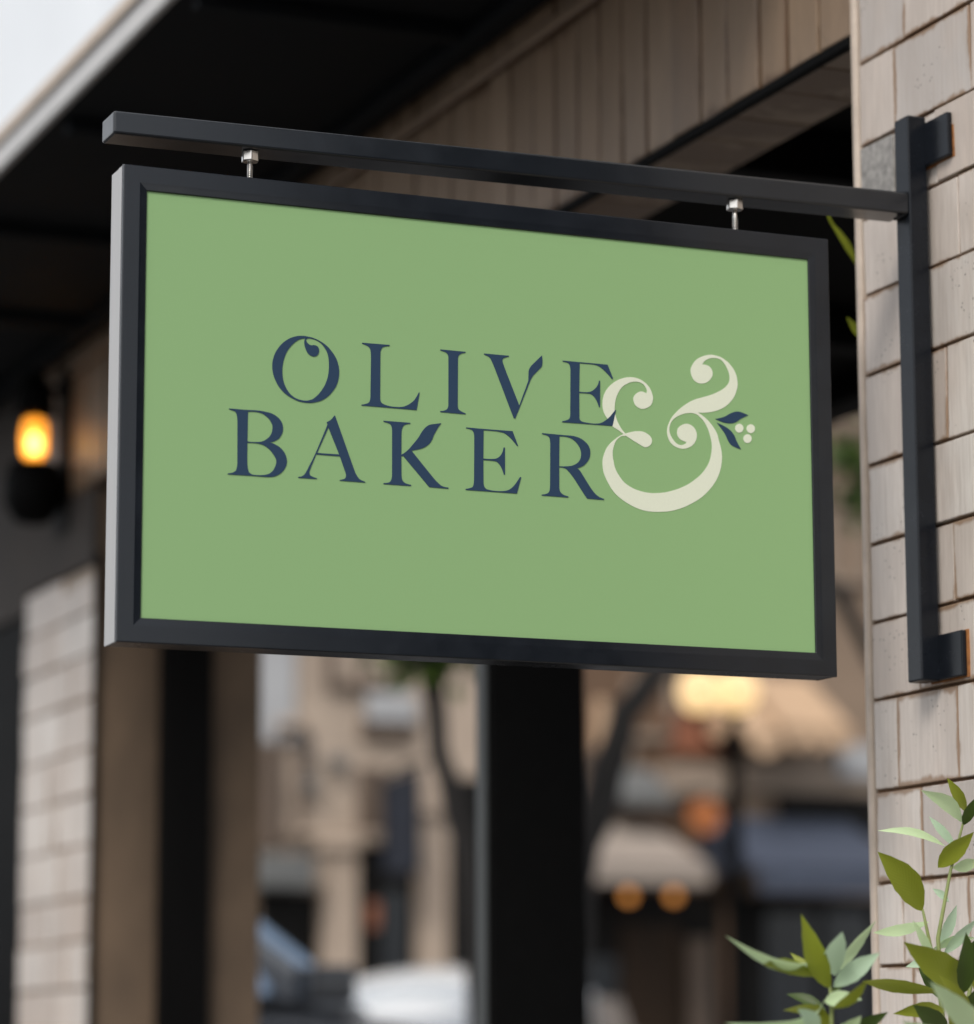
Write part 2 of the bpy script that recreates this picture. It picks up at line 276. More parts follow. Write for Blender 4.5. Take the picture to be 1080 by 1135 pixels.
# dark ceiling of the passage, upper storey over it, far beam
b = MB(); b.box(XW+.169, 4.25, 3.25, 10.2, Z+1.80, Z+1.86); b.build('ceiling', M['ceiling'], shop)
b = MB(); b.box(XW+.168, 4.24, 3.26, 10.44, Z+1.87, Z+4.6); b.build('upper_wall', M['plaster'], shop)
b = MB(); b.box(XW-.02, 4.30, 3.2, 10.25, Z+4.6, Z+4.75); b.build('roof', M['black_steel'], shop, bevel=.01)
for k in range(3):
    b = MB(); b.box(XW+.17, 4.22, 5.4+k*1.3, 5.5+k*1.3, Z+1.70, Z+1.797); b.build('ceiling_beam', M['dark_wood'], shop, bevel=.006)
b = MB(); b.box(4.12, 4.25, 3.25, 10.2, Z+1.72, Z+1.796); b.build('ceiling_beam', M['dark_wood'], shop, bevel=.006)
# canopy: black soffit board with a grey fascia
b = MB(); b.box(1.846, XW-.002, 4.46, 10.6, Z+2.10, Z+2.145); can = b.build('canopy', M['canopy'], shop)
b = MB(); b.box(1.826, 1.845, 4.44, 10.62, Z+2.094, Z+2.172); b.build('fascia', M['fascia'], can, bevel=.006)
b = MB(); b.box(1.815, 1.8255, 4.44, 10.62, Z+2.150, Z+2.182); b.build('fascia_lip', M['trim'], can, bevel=.004)
for k in range(5):
    b = MB(); b.box(1.87, XW-.004, 5.9+k*.95, 5.95+k*.95, Z+2.066, Z+2.099); b.build('canopy_rib', M['canopy'], can, bevel=.006)
b = MB(); b.box(XW-.07, XW-.014, 4.46, 10.5, Z+2.060, Z+2.098); b.build('canopy_rail', M['canopy'], can, bevel=.008)

# far pier: tiled front, reveal browned to hold its shade, a black frame post before it
b = MB(); b.box(XW+.012, 3.012, 8.828, 9.575, 0, zl-.004); pier = b.build('pillar', M['brown_render'], shop, bevel=.006)
b = MB(); b.box(XW+.008, XW+.0118, 8.829, 9.574, 0, Z+1.404); b.build('mortar', M['pale_grout'], pier)
ft = MB(); z = .0; i = 0
while z < Z+1.36:
    z1 = min(z+rnd.uniform(.12, .15), Z+1.405)
    ys = [8.826, 8.826+(.22 if i % 2 else .37), 9.12+(.16 if i % 3 else .03), 9.577]
    for a, c in zip(ys, ys[1:]):
        top = z1-.003+(rnd.uniform(-.05, .035) if z1 > Z+1.36 else 0)
        if c-a > .03: ft.box(XW+rnd.uniform(-.004, .003), XW+.02, a+.0025, c-.0025, z+.003, top, 0, .002)
    z = z1; i += 1
ft.build('tile_cladding', M['tile'], pier, bevel=.003)
b = MB(); b.box(XW-.006, XW+.011, 8.826, 9.577, Z+1.412, zl-.006); b.build('plaster_band', M['plaster'], pier, bevel=.006)  # upper pier in canopy shade, done as a darker band
b = MB(); b.box(2.700, 2.852, 8.785, 8.8275, 0, zl+.1); b.build('frame_post', M['dark_wood'], pier, bevel=.008)
b = MB(); b.box(2.507, 2.524, 8.812, 8.8275, 0, Z+1.44); b.build('corner_bead', M['dark_wood'], pier, bevel=.004)
# black shop front beyond the pier
b = MB(); b.box(XW+.02, 3.0, 9.58, 10.2, 0, Z+1.36); b.build('shopfront_panel', M['black_steel'], shop, bevel=.01)
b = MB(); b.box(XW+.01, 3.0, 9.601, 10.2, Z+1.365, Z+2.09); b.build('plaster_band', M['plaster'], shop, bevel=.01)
# unseen black block added to darken the sign frame's reflection
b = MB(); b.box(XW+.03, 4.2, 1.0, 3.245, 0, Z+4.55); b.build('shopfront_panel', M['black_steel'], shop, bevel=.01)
# black column inside the passage with its lit side painted as a grey strip
p0, p1 = at(543.5, 900, 6.55), at(650, 900, 6.55)
b = MB(); b.box(p0.x, p1.x, 6.55, 6.625, 0, Z+1.797); cl = b.build('column', M['black_steel'], shop, bevel=.006)
b = MB(); b.box(p0.x-.010, p0.x-.0005, 6.56, 6.61, 0, Z+1.797); b.build('edge_strip', M['grey_metal'], cl, bevel=.004)

# ---------------------------------------------------------------- wall bracket
YA = 4.196
br = empty('sign_bracket', (2.486, 4.216, Z+.56), 'black square-tube wall bracket whose long arm carries the green shop sign', 'bracket')
b = MB()
x0, x1 = 1.2085, 2.4675
V = [(x, y, z) for x, zb_, zt_ in ((x0, Z+1.2705, Z+1.3030), (x1, Z+1.2820, Z+1.3160)) for y in (YA, YA+.058) for z in (zb_, zt_)]
b.poly(V, [(0,1,3,2), (4,6,7,5), (0,4,5,1), (2,3,7,6), (0,2,6,4), (1,5,7,3)])
b.build('arm', M['arm_paint'], br, bevel=.0035, seg=3)
b = MB(); b.box(2.4678, 2.5005, YA-.0015, YA+.040, Z+.565, Z+1.4385); b.build('post', M['black_paint'], br, bevel=.0028, seg=3)
b = MB(); b.box(2.4605, 2.4677, YA+.003, YA+.039, Z+1.2795, Z+1.3185); b.build('weld_seam', M['black_paint'], br, bevel=.003, seg=3)
for zc in (1.394, .600):
    b = MB(); b.box(2.4965, 2.5055, 4.126, 4.230, Z+zc-.034, Z+zc+.034); pl = b.build('mounting_plate', M['black_paint'], br, bevel=.0018)
    b = MB(); b.box(2.5057, 2.5085, 4.1215, 4.2325, Z+zc-.036, Z+zc+.035); b.build('backing_shim', M['rust'], pl)

# ---------------------------------------------------------------- hanging sign
XL, YS, ZB, SW, SH, SD, MG = 1.22172, 4.18800, .562852+EYE, 1.1, .663254, .0613, .0347
sign = empty('hanging_sign', (XL+SW/2, YS+SD/2, ZB), 'green shop sign in a black frame with cream ampersand, hung under the arm', 'sign')
b = MB(); b.box(XL+.0035, XL+SW-.0035, YS+.0085, YS+SD, ZB+.001, ZB+SH-.001); b.build('case', M['black_paint'], sign, bevel=.0015)
for xa, xb in ((XL, XL+.0033), (XL+SW-.0033, XL+SW)):
    b = MB(); b.box(xa, xb, YS+.0045, YS+.026, ZB+.0005, ZB+SH-.0005); b.box(xa+(.0008 if xa == XL else 0), xb-(.0008 if xa != XL else 0), YS+.0268, YS+SD-.0003, ZB+.0005, ZB+SH-.0005)
    b.build('side_panel', M['alu'] if xa == XL else M['black_paint'], sign, bevel=.0007)
# mitred frame: profile swept round the four sides
prof = [(0, .0045), (.0, .0012), (.0012, 0.0), (.0235, .0), (.0265, .0004), (.0335, .0012), (MG-.0004, .0016), (MG, .0036), (MG, .0085), (0, .0085)]
b = MB(); n = len(prof)
V = []
for cx_, cz_ in ((0, 0), (1, 0), (1, 1), (0, 1)):
    for d, yy in prof: V.append((XL+(d if cx_ == 0 else SW-d), YS+yy, ZB+(d if cz_ == 0 else SH-d)))
F = []
for c in range(4):
    for k in range(n):
        F.append((c*n+k, c*n+(k+1) % n, ((c+1) % 4)*n+(k+1) % n, ((c+1) % 4)*n+k))
b.poly(V, F); b.build('frame', M['frame_paint'], sign, bevel=.0006)
b = MB(); b.box(XL+MG-.001, XL+SW-MG+.001, YS+.0040, YS+.0083, ZB+MG-.001, ZB+SH-MG+.001); pan = b.build('panel', M['green'], sign)

def spline(txt):
    P = []
    for q in txt.split():
        a = q.split(','); P.append((int(a[0])*1e-4, int(a[1])*1e-4, len(a) > 2))
    n = len(P); out = []
    for i in range(n):
        p0, p1, p2, p3 = P[i-1], P[i], P[(i+1) % n], P[(i+2) % n]
        d = math.hypot(p2[0]-p1[0], p2[1]-p1[1])
        def tan(a, m, c):
            la, lc = math.hypot(m[0]-a[0], m[1]-a[1])+1e-9, math.hypot(c[0]-m[0], c[1]-m[1])+1e-9
            t = [((m[k]-a[k])/la*la**2+(c[k]-m[k])/lc*lc**2)/(la**2+lc**2) for k in (0, 1)]; q = math.hypot(*t)+1e-9; t = [k/q for k in t]
            return t
        ch = [(p2[k]-p1[k])/(d+1e-9) for k in (0, 1)]
        t1 = ch if p1[2] else tan(p0, p1, p2); t2 = ch if p2[2] else tan(p1, p2, p3)
        if p1[2] and not p2[2]: t1 = [2*ch[k]-t2[k] if False else ch[k]*1.5-t2[k]*.5 for k in (0, 1)]
        if p2[2] and not p1[2]: t2 = [ch[k]*1.5-t1[k]*.5 for k in (0, 1)]
        m = 1 if (p1[2] and p2[2]) else 7
        for s in range(m):
            u = s/m; h = (2*u**3-3*u*u+1, u**3-2*u*u+u, -2*u**3+3*u*u, u**3-u*u)
            out.append(tuple(h[0]*p1[k]+h[1]*t1[k]*d+h[2]*p2[k]+h[3]*t2[k]*d for k in (0, 1)))
    return out
def glyph(key, name, m, th):
    cu = bpy.data.curves.new('outline', 'CURVE'); cu.dimensions = '2D'; cu.fill_mode = 'BOTH'; cu.extrude = th/2
    for txt in LOGO[key]:
        pts = spline(txt); sp = cu.splines.new('POLY'); sp.points.add(len(pts)-1); sp.use_cyclic_u = True
        for q, p in zip(sp.points, pts): q.co = (p[0], p[1], 0, 1)
    tmp = bpy.data.objects.new('outline', cu); COL.objects.link(tmp); bpy.context.view_layer.update()
    me = bpy.data.meshes.new_from_object(tmp.evaluated_get(bpy.context.evaluated_depsgraph_get()))
    bpy.data.objects.remove(tmp); bpy.data.curves.remove(cu)
    for v in me.vertices: v.co = (v.co.x+XL, YS+.0040-th/2-v.co.z, v.co.y+ZB)
    me.name = name; me.materials.clear(); me.materials.append(m)
    w = sign.location
    for v in me.vertices: v.co = v.co-w
    o = bpy.data.objects.new(name, me); COL.objects.link(o); o.parent = pan; o.location = (0, 0, 0)
    return o
pan.location = pan.location      # panel sits at the sign's frame
def glyph_fix(o):                # the panel's own origin is the world origin seen from the sign
    o.location = sign.location - (sign.location+pan.location)
    return o
for k in 'OLIVEBAKR': glyph_fix(glyph(k, 'letter', M['navy'], .0008))
glyph_fix(glyph('E_', 'letter', M['navy'], .0008))
a1 = glyph_fix(glyph('amp2', 'ampersand', M['cream'], .0005))
a2 = glyph('amp1', 'ampersand_stroke', M['cream'], .0006); a2.parent = a1; a2.location = (0, 0, 0)
for k in ('leaf1', 'leaf2'): glyph_fix(glyph(k, 'leaf', M['navy'], .0007))
for k in ('berry1', 'berry2', 'berry3'): glyph_fix(glyph(k, 'berry', M['cream'], .0007))

def arm_bottom(x): return Z+1.2705+(x-1.2085)/(2.4675-1.2085)*.0115
for xh in (1.4145, 2.1800):
    zt_ = arm_bottom(xh); yh = YS+.030
    b = MB(); b.tube([(xh, yh, ZB+SH-.004), (xh, yh, zt_+.002)], .0036, 12)
    for k in range(9): b.lathe([(.0036, 0), (.0043, .0009), (.0036, .0018)], (xh, yh, ZB+SH+.002+k*.0027), 12)
    rod = b.build('hanger_bolt', M['chrome'], sign)
    b = MB(); a0 = .35; hx = [(math.cos(a0+i*PI/3)*.0130, math.sin(a0+i*PI/3)*.0130) for i in range(6)]
    V = [(xh+x, yh+y, z) for z in (zt_-.0155, zt_-.0003) for x, y in hx]
    b.poly(V, [tuple(range(5, -1, -1)), tuple(range(6, 12))]+[(i, (i+1) % 6, 6+(i+1) % 6, 6+i) for i in range(6)])
    b.build('hex_nut', M['chrome'], rod, bevel=.0014, seg=2)
# ---------------------------------------------------------------- wall lamp (lit)
M['lamp_glass'] = mat('lamp_glass', (.9, .6, .2), .4, emit=(1.0, .40, .03), estr=.95)
M['lamp_core'] = mat('lamp_core', (.9, .7, .4), .4, emit=(1.0, .72, .30), estr=6.0)
nt = M['lamp_glass'].node_tree; tb = nt.nodes.new('ShaderNodeBsdfTransparent'); tb.inputs[0].default_value = (1, .8, .45, 1); ms = nt.nodes.new('ShaderNodeMixShader'); ms.inputs[0].default_value = .5
nt.links.new(nt.nodes['Principled BSDF'].outputs[0], ms.inputs[1]); nt.links.new(tb.outputs[0], ms.inputs[2]); nt.links.new(ms.outputs[0], nt.nodes['Material Output'].inputs['Surface'])
M['globe'] = mat('globe_glass', (.35, .28, .18), .4, emit=(1.0, .66, .31), estr=.74)
M['pendant'] = mat('pendant_bulb', (.9, .5, .2), .4, emit=(1.0, .36, .06), estr=.55)
lp = at(38, 486, 9.15)
lx, ly, lz = lp.x, lp.y, lp.z
wl = empty('wall_lamp', (lx, ly, lz-.2), 'black cylindrical wall lamp glowing yellow on the dark front left of the green sign', 'lamp')
b = MB(); b.lathe([(.0, .080), (.052, .080), (.062, .075), (.062, .068), (.0, .066)], (lx, ly, lz)); b.lathe([(.0, .20), (.03, .195), (.056, .12), (.058, .083), (.0, .081)], (lx, ly, lz)); b.build('lamp_cap', M['black_steel'], wl)
b = MB(); b.lathe([(0, -.062), (.026, -.061), (.036, -.045), (.039, 0), (.036, .035), (.030, .055), (0, .0655)], (lx, ly, lz)); gl = b.build('glass', M['lamp_glass'], wl)
b = MB(); b.lathe([(0, -.050), (.013, -.044), (.021, -.025), (.021, -.005), (.012, .012), (0, .018)], (lx, ly, lz)); b.build('bulb', M['lamp_core'], gl)
b = MB(); b.lathe([(0, -.26), (.05, -.25), (.085, -.20), (.088, -.12), (.070, -.075), (0, -.072)], (lx, ly, lz)); b.build('lamp_body', M['black_steel'], wl)
b = MB(); b.tube([(lx, ly, lz+.15), (XW-.012, ly, lz+.15)], .014, 10); b.tube([(lx, ly, lz-.18), (XW-.012, ly, lz-.18)], .014, 10); b.box(XW-.012, XW+.0095, ly-.06, ly+.06, lz-.28, lz+.22); b.build('wall_plate', M['black_steel'], wl, bevel=.003)

# ---------------------------------------------------------------- leaves in front of the pillar
def leafmat(name, col, under, tr=.36, rough=.38):
    m = bpy.data.materials.new(name); m.use_nodes = True; nt = m.node_tree; N, L = nt.nodes, nt.links
    b = N['Principled BSDF']; b.inputs['Roughness'].default_value = rough; b.inputs['Specular IOR Level'].default_value = .35
    geo = N.new('ShaderNodeNewGeometry'); tc = N.new('ShaderNodeTexCoord')
    n = N.new('ShaderNodeTexNoise'); n.inputs['Scale'].default_value = 38; n.inputs['Detail'].default_value = 4; L.new(tc.outputs['Object'], n.inputs['Vector'])
    r = N.new('ShaderNodeValToRGB'); r.color_ramp.elements[0].position = .35; r.color_ramp.elements[1].position = .7
    r.color_ramp.elements[0].color = (*[c*.82 for c in col], 1); r.color_ramp.elements[1].color = (*[c*1.18 for c in col], 1); L.new(n.outputs['Fac'], r.inputs[0])
    hv = N.new('ShaderNodeHueSaturation'); mr = N.new('ShaderNodeMapRange'); mr.inputs['To Min'].default_value = .8; mr.inputs['To Max'].default_value = 1.2
    L.new(geo.outputs['Random Per Island'], mr.inputs['Value']); L.new(mr.outputs[0], hv.inputs['Value']); L.new(r.outputs[0], hv.inputs['Color'])
    # pale midrib along the leaf (uv x = .5)
    uv = N.new('ShaderNodeUVMap'); sp = N.new('ShaderNodeSeparateXYZ'); L.new(uv.outputs[0], sp.inputs[0])
    ab = N.new('ShaderNodeMath'); ab.operation = 'SUBTRACT'; ab.inputs[1].default_value = .5; L.new(sp.outputs[0], ab.inputs[0])
    a2 = N.new('ShaderNodeMath'); a2.operation = 'ABSOLUTE'; L.new(ab.outputs[0], a2.inputs[0])
    rb = N.new('ShaderNodeMath'); rb.operation = 'LESS_THAN'; rb.inputs[1].default_value = .035; L.new(a2.outputs[0], rb.inputs[0])
    mm = N.new('ShaderNodeMath'); mm.operation = 'MULTIPLY'; mm.inputs[1].default_value = .45; L.new(rb.outputs[0], mm.inputs[0])
    mx = N.new('ShaderNodeMix'); mx.data_type = 'RGBA'; L.new(mm.outputs[0], mx.inputs[0]); L.new(hv.outputs[0], mx.inputs[6]); mx.inputs[7].default_value = (*[min(1, c*1.6+.03) for c in col], 1)
    tipf = N.new('ShaderNodeMapRange'); tipf.inputs['From Min'].default_value = .90; tipf.inputs['From Max'].default_value = 1.0; L.new(sp.outputs[1], tipf.inputs['Value'])
    tm = N.new('ShaderNodeMath'); tm.operation = 'MULTIPLY'; tm.inputs[1].default_value = .6; L.new(tipf.outputs[0], tm.inputs[0])
    m2 = N.new('ShaderNodeMix'); m2.data_type = 'RGBA'; L.new(tm.outputs[0], m2.inputs[0]); L.new(mx.outputs[2], m2.inputs[6]); m2.inputs[7].default_value = (.16, .09, .045, 1)
    bf = N.new('ShaderNodeMix'); bf.data_type = 'RGBA'; L.new(geo.outputs['Backfacing'], bf.inputs[0]); L.new(m2.outputs[2], bf.inputs[6]); bf.inputs[7].default_value = (*under, 1)
    wv = N.new('ShaderNodeTexWave'); wv.wave_type = 'BANDS'; wv.bands_direction = 'Y'; wv.inputs['Scale'].default_value = 5; wv.inputs['Distortion'].default_value = 1.0
    vm = N.new('ShaderNodeCombineXYZ'); va = N.new('ShaderNodeMath'); va.operation = 'MULTIPLY_ADD'; va.inputs[1].default_value = -.55; L.new(a2.outputs[0], va.inputs[0]); L.new(sp.outputs[1], va.inputs[2]); L.new(va.outputs[0], vm.inputs[1]); L.new(vm.outputs[0], wv.inputs['Vector'])
    vb = N.new('ShaderNodeBump'); vb.inputs['Strength'].default_value = .13; vb.inputs['Distance'].default_value = .0010; L.new(wv.outputs['Fac'], vb.inputs['Height']); L.new(vb.outputs[0], b.inputs['Normal'])
    L.new(bf.outputs[2], b.inputs['Base Color'])
    t = N.new('ShaderNodeBsdfTranslucent'); L.new(bf.outputs[2], t.inputs['Color'])
    ms = N.new('ShaderNodeMixShader'); ms.inputs[0].default_value = tr; L.new(b.outputs[0], ms.inputs[1]); L.new(t.outputs[0], ms.inputs[2])
    L.new(ms.outputs[0], N['Material Output'].inputs['Surface'])
    return m
M['leaf_olive'] = leafmat('leaf_olive', (.20, .235, .003), (.26, .30, .03))
M['leaf_pale'] = leafmat('leaf_pale', (.54, .72, .36), (.58, .74, .44))
M['leaf_dark'] = leafmat('leaf_dark', (.038, .068, .010), (.06, .10, .02))
M['leaf_grey'] = leafmat('leaf_grey', (.44, .62, .40), (.48, .64, .46))
M['stem'] = mat('green_stem', (.20, .24, .08), .6, var=.2, scale=30)
M['twig'] = mat('brown_stem', (.10, .075, .045), .8, var=.3, scale=30)
LM = [M['leaf_olive'], M['leaf_pale'], M['leaf_dark'], M['leaf_grey']]

def leaf(mb, p0, p1, w, mi, face, bend=.06, fold=.22, shape=1.0):
    p0, p1 = Vector(p0), Vector(p1); d = p1-p0; Ln = d.length; t = d/Ln
    n = (face-t*face.dot(t)).normalized(); s = t.cross(n)
    K = 14; V = []; UVv = []; ph = rnd.uniform(0, 6); twist = rnd.uniform(-.7, .7); sb = rnd.uniform(-.05, .05)
    for k in range(K+1):
        u = k/K
        hw = w*.5*(math.sin(PI*min(1, u**.9*.985+.015))**(.98*shape))*1.06*(1 if k not in (0, K) else .04)
        c = p0+d*u+n*(bend*Ln*math.sin(PI*u))+s*(sb*Ln*math.sin(PI*u))
        tw = (u-.4)*twist; s2 = s*math.cos(tw)+n*math.sin(tw); n2 = n*math.cos(tw)-s*math.sin(tw)
        for a in (-1, -.5, 0, .5, 1):
            wv = 1+.035*math.sin(k*2.1+ph+(2 if a > 0 else 0))
            V.append(c+s2*(hw*a*wv)+n2*(abs(a)**1.5*hw*fold+.02*hw*math.sin(k*3+ph+a))); UVv.append((a*.5+.5, u))
    i = len(mb.v); mb.v += [tuple(q) for q in V]
    for k in range(K):
        for a in range(4):
            f = [k*5+a, k*5+a+1, (k+1)*5+a+1, (k+1)*5+a]
            mb.f.append([i+q for q in f]); mb.m.append(mi); mb.uv.append([UVv[q] for q in f]); mb.sm.append(True)
TOCAM = -FW
def pxw(w, Y): return w*(Y*1.03)/FPX
def shrub(label, stems, leaves, extra, root):
    e = empty('shrub', root, label, 'shrub')
    st = MB()
    for pts, r in stems:
        P = [at(*q) for q in pts]; P.append(Vector((root[0]+rnd.uniform(-.05, .05), root[1]+rnd.uniform(-.05, .05), 0)))
        mid = [P[0]]
        for a, c in zip(P, P[1:]):
            mid += [a.lerp(c, .5), c]
        st.tube(mid, [r*(.55+.45*min(1, k/4)) for k in range(len(mid))], 8)
    st.build('stem', M['stem'], e)
    lf = MB()
    for (bx_, by_, bY), (tx, ty, tY), w, mi, roll, bend in leaves:
        f = TOCAM.copy(); f.rotate(Quaternion((at(tx, ty, tY)-at(bx_, by_, bY)).normalized(), roll))
        leaf(lf, at(bx_, by_, bY), at(tx, ty, tY), pxw(w, bY), mi, f, bend)
    for k in range(extra):                      # the lower leaves, below the photograph's edge
        z = rnd.uniform(.25, 1.48); a = rnd.uniform(0, 2*PI); rr = rnd.uniform(.01, .06)
        c = Vector((root[0]+rr*math.cos(a), root[1]+rr*math.sin(a), z)); L_ = rnd.uniform(.08, .14)
        tip = c+Vector((math.cos(a)*.8, math.sin(a)*.8, rnd.uniform(-.1, .5))).normalized()*L_
        if tip.x > XW-.015: tip.x = XW-.015
        leaf(lf, c, tip, rnd.uniform(.018, .03), rnd.choice((0, 0, 1, 2, 3)), Vector((math.cos(a)*-.3, -.4, .8)), rnd.uniform(-.1, .1))
    lf.build('foliage', LM, e)
    return e
A_ = 3.74
shrub('slender leafy shrub with pale green leaves before the dark doorway, left of the tiled pillar', [
    ([(919, 1080, A_), (922, 1110, A_), (922, 1150, A_)], .0034), ([(905, 1145, A_+.05), (915, 1180, A_)], .004)], [
    ((920, 1096, A_), (888, 1013, A_-.03), 27, 0, .25, .05),
    ((908, 1066, A_+.02), (804, 1037, A_-.10), 17, 1, -.5, .10),
    ((906, 1082, A_), (846, 1069, A_-.08), 17, 0, .3, -.05),
    ((914, 1108, A_), (803, 1134, A_-.13), 20, 1, -.3, .13),
    ((914, 1110, A_), (956, 1108, A_-.06), 18, 1, -.4, .08),
    ((926, 1082, A_+.02), (934, 1033, A_-.08), 26, 3, .2, -.06),
    ((930, 1076, A_+.05), (972, 1020, A_+.02), 19, 1, .7, -.08),
    ((924, 1094, A_), (976, 1056, A_-.05), 22, 3, -.2, .06),
    ((905, 1150, A_-.06), (884, 1118, A_-.12), 22, 3, .4, .04),
    ((916, 1120, A_+.06), (872, 1102, A_+.10), 13, 2, .5, .05), ((918, 1125, A_+.03), (868, 1120, A_-.02), 15, 0, -.4, -.06), ((924, 1118, A_-.05), (962, 1086, A_-.12), 15, 0, .3, .06),
    ((912, 1150, A_-.10), (846, 1140, A_-.18), 20, 1, -.2, .08), ((926, 1150, A_+.05), (985, 1122, A_+.02), 19, 2, .3, .05), ((922, 1100, A_+.08), (948, 1068, A_+.12), 13, 2, .2, .05),
    ((918, 1092, A_+.06), (876, 1056, A_+.10), 12, 0, .5, .05),
    ((922, 1150, A_), (955, 1126, A_-.05), 20, 1, .2, .04),
    ((915, 1150, A_+.04), (905, 1112, A_+.02), 16, 0, .3, .04)], 34, (2.05, 3.74, 0))
B_ = 3.95
shrub('taller leafy shrub with broad olive leaves standing against the tiled pillar', [
    ([(1023, 1008, B_), (1032, 1050, B_), (1042, 1100, B_), (1048, 1150, B_)], .0034), ([(1070, 905, B_), (1054, 965, B_), (1040, 1040, B_), (1044, 1100, B_)], .003),
    ([(1085, 1040, B_), (1075, 1100, B_), (1065, 1160, B_)], .004)], [
    ((1023, 1010, B_), (973, 944, B_-.03), 33, 0, .1, .03),
    ((1068, 912, B_), (1021, 876, B_-.06), 20, 1, .5, .08),
    ((1040, 962, B_+.01), (1080, 922, B_-.03), 24, 0, .2, .04),
    ((1068, 915, B_), (1082, 884, B_-.03), 14, 2, .2, .04),
    ((1048, 938, B_+.02), (973, 921, B_+.05), 11, 1, .6, .10),
    ((1074, 1098, B_-.06), (1002, 1044, B_-.12), 37, 0, .2, .04),
    ((1068, 1102, B_-.08), (1071, 1033, B_-.12), 25, 2, .2, .03),
    ((1044, 1100, B_-.02), (956, 1088, B_-.10), 17, 0, -.3, -.06),
    ((1092, 1142, B_-.34), (1031, 1088, B_-.42), 29, 1, .1, .04),
    ((1050, 1150, B_-.05), (1012, 1114, B_-.1), 27, 2, .2, .04),
    ((1041, 1048, B_+.02), (1061, 1003, B_+.03), 15, 3, .3, .05),
    ((1046, 1058, B_+.02), (1084, 1018, B_+.02), 16, 3, .4, .05),
    ((1034, 1052, B_+.02), (1082, 1040, B_+.02), 13, 1, .4, -.05),
    ((1048, 1120, B_-.02), (990, 1124, B_-.06), 18, 0, .4, .06), ((1050, 1110, B_+.04), (1018, 1072, B_+.06), 17, 2, .2, .05), ((1078, 1125, B_-.1), (1040, 1080, B_-.14), 20, 0, .5, .05),
    ((1062, 1150, B_-.3), (1000, 1132, B_-.38), 24, 1, -.2, .06), ((1070, 1070, B_-.06), (1100, 1030, B_-.1), 20, 2, .1, .05), ((1052, 1080, B_+.05), (1088, 1058, B_+.06), 16, 1, .6, .05),
    ((1060, 1150, B_-.05), (1058, 1098, B_-.08), 22, 0, .3, .05), ((1066, 1130, B_-.04), (1096, 1084, B_-.06), 24, 2, .2, .05), ((1040, 1060, B_+.03), (1004, 1072, B_+.04), 13, 3, .4, .05),
    ((1036, 1075, B_-.03), (1012, 1020, B_-.05), 13, 1, .6, .05), ((1072, 900, B_), (1050, 862, B_-.02), 15, 0, .4, .06), ((1060, 940, B_+.02), (1030, 905, B_+.03), 12, 3, .5, .05),
    ((1030, 1022, B_+.03), (968, 1034, B_+.02), 16, 1, .8, -.08),
    ((1052, 1000, B_+.05), (1034, 985, B_+.06), 9, 3, .3, .05),
    ((1056, 962, B_+.03), (1086, 955, B_+.02), 17, 1, .4, .05),
    ((1090, 1110, B_-.05), (1072, 1066, B_-.06), 20, 0, .4, .05)], 38, (2.34, 3.95, 0))
# trailing stems in the dark of the passage
vn = MB(); Yv = 4.62
e = empty('trailing_vine', at(985, 420, 4.46), 'thin green vine stems curling out from behind the tiled pillar beside the sign', 'vine')
base = Vector((2.66, 4.445, at(985, 420, 4.46).z))
vn.tube([base, at(990, 350, Yv), at(958, 303, Yv), at(938, 274, Yv), at(920, 243, Yv), at(914, 226, Yv)], [.0036, .0034, .0032, .0028, .0022, .0012], 8)
vn.tube([base, at(985, 405, Yv), at(958, 376, Yv), at(946, 366, Yv), at(940, 352, Yv)], [.0034, .003, .0028, .002, .0012], 8)
vn.build('stem', M['leaf_olive'], e)
vl = MB()
for (a, c, w, mi) in [((952, 296), (919, 243), 8, 0), ((958, 376), (940, 352), 11, 0), ((970, 330), (948, 318), 8, 2)]:
    leaf(vl, at(*a, Yv-.01), at(*c, Yv-.02), pxw(w, Yv), mi, TOCAM, .05)
vl.build('foliage', LM, e)

# ---------------------------------------------------------------- buildings across the street
M['beige'] = mat('beige_stucco', (.35, .28, .222), .85, var=.28, scale=2.2, bump=.3)
M['beige_lt'] = mat('pale_stone', (.385, .305, .24), .8, var=.12, scale=2.5)
M['grey_lt'] = mat('pale_grey_render', (.34, .345, .355), .8, var=.12, scale=2)
M['grey_mid'] = mat('grey_ledge', (.11, .113, .112), .8, var=.2, scale=4)
M['brown_wall'] = mat('brown_brick', (.115, .068, .04), .85, var=.3, scale=3)
M['tan_wall'] = mat('tan_stucco', (.215, .155, .11), .85, var=.2, scale=1.8)
M['band'] = mat('sand_band', (.25, .195, .15), .8, var=.15, scale=3)
M['glass_dk'] = mat('dark_glass', (.010, .013, .017), .12, var=.2, scale=2)
M['glass_gr'] = mat('grey_glass', (.085, .10, .115), .15, var=.2, scale=2)
M['frame_br'] = mat('brown_frame', (.10, .07, .05), .6, var=.2, scale=8)
M['shop_dark'] = mat('shopfront_dark', (.0055, .005, .0045), .6, var=.4, scale=3, spec=.15)
M['shop_brown'] = mat('shopfront_wood', (.026, .015, .008), .6, var=.4, scale=4, stretch=(1, 1, .3), spec=.2)
M['cream_cloth'] = mat('cream_awning', (.285, .24, .205), .85, var=.08, scale=4)
M['tan_cloth'] = mat('tan_awning', (.47, .32, .205), .85, var=.08, scale=4)
M['navy_cloth'] = mat('navy_awning', (.045, .056, .085), .75, var=.15, scale=4)
M['navy_dark'] = mat('navy_banner_cloth', (.008, .011, .020), .8, var=.2, scale=5)
M['orange'] = mat('orange_sign_paint', (.34, .105, .025), .6, var=.15, scale=6)
M['rustred'] = mat('rust_red_paint', (.24, .088, .045), .65, var=.15, scale=6)

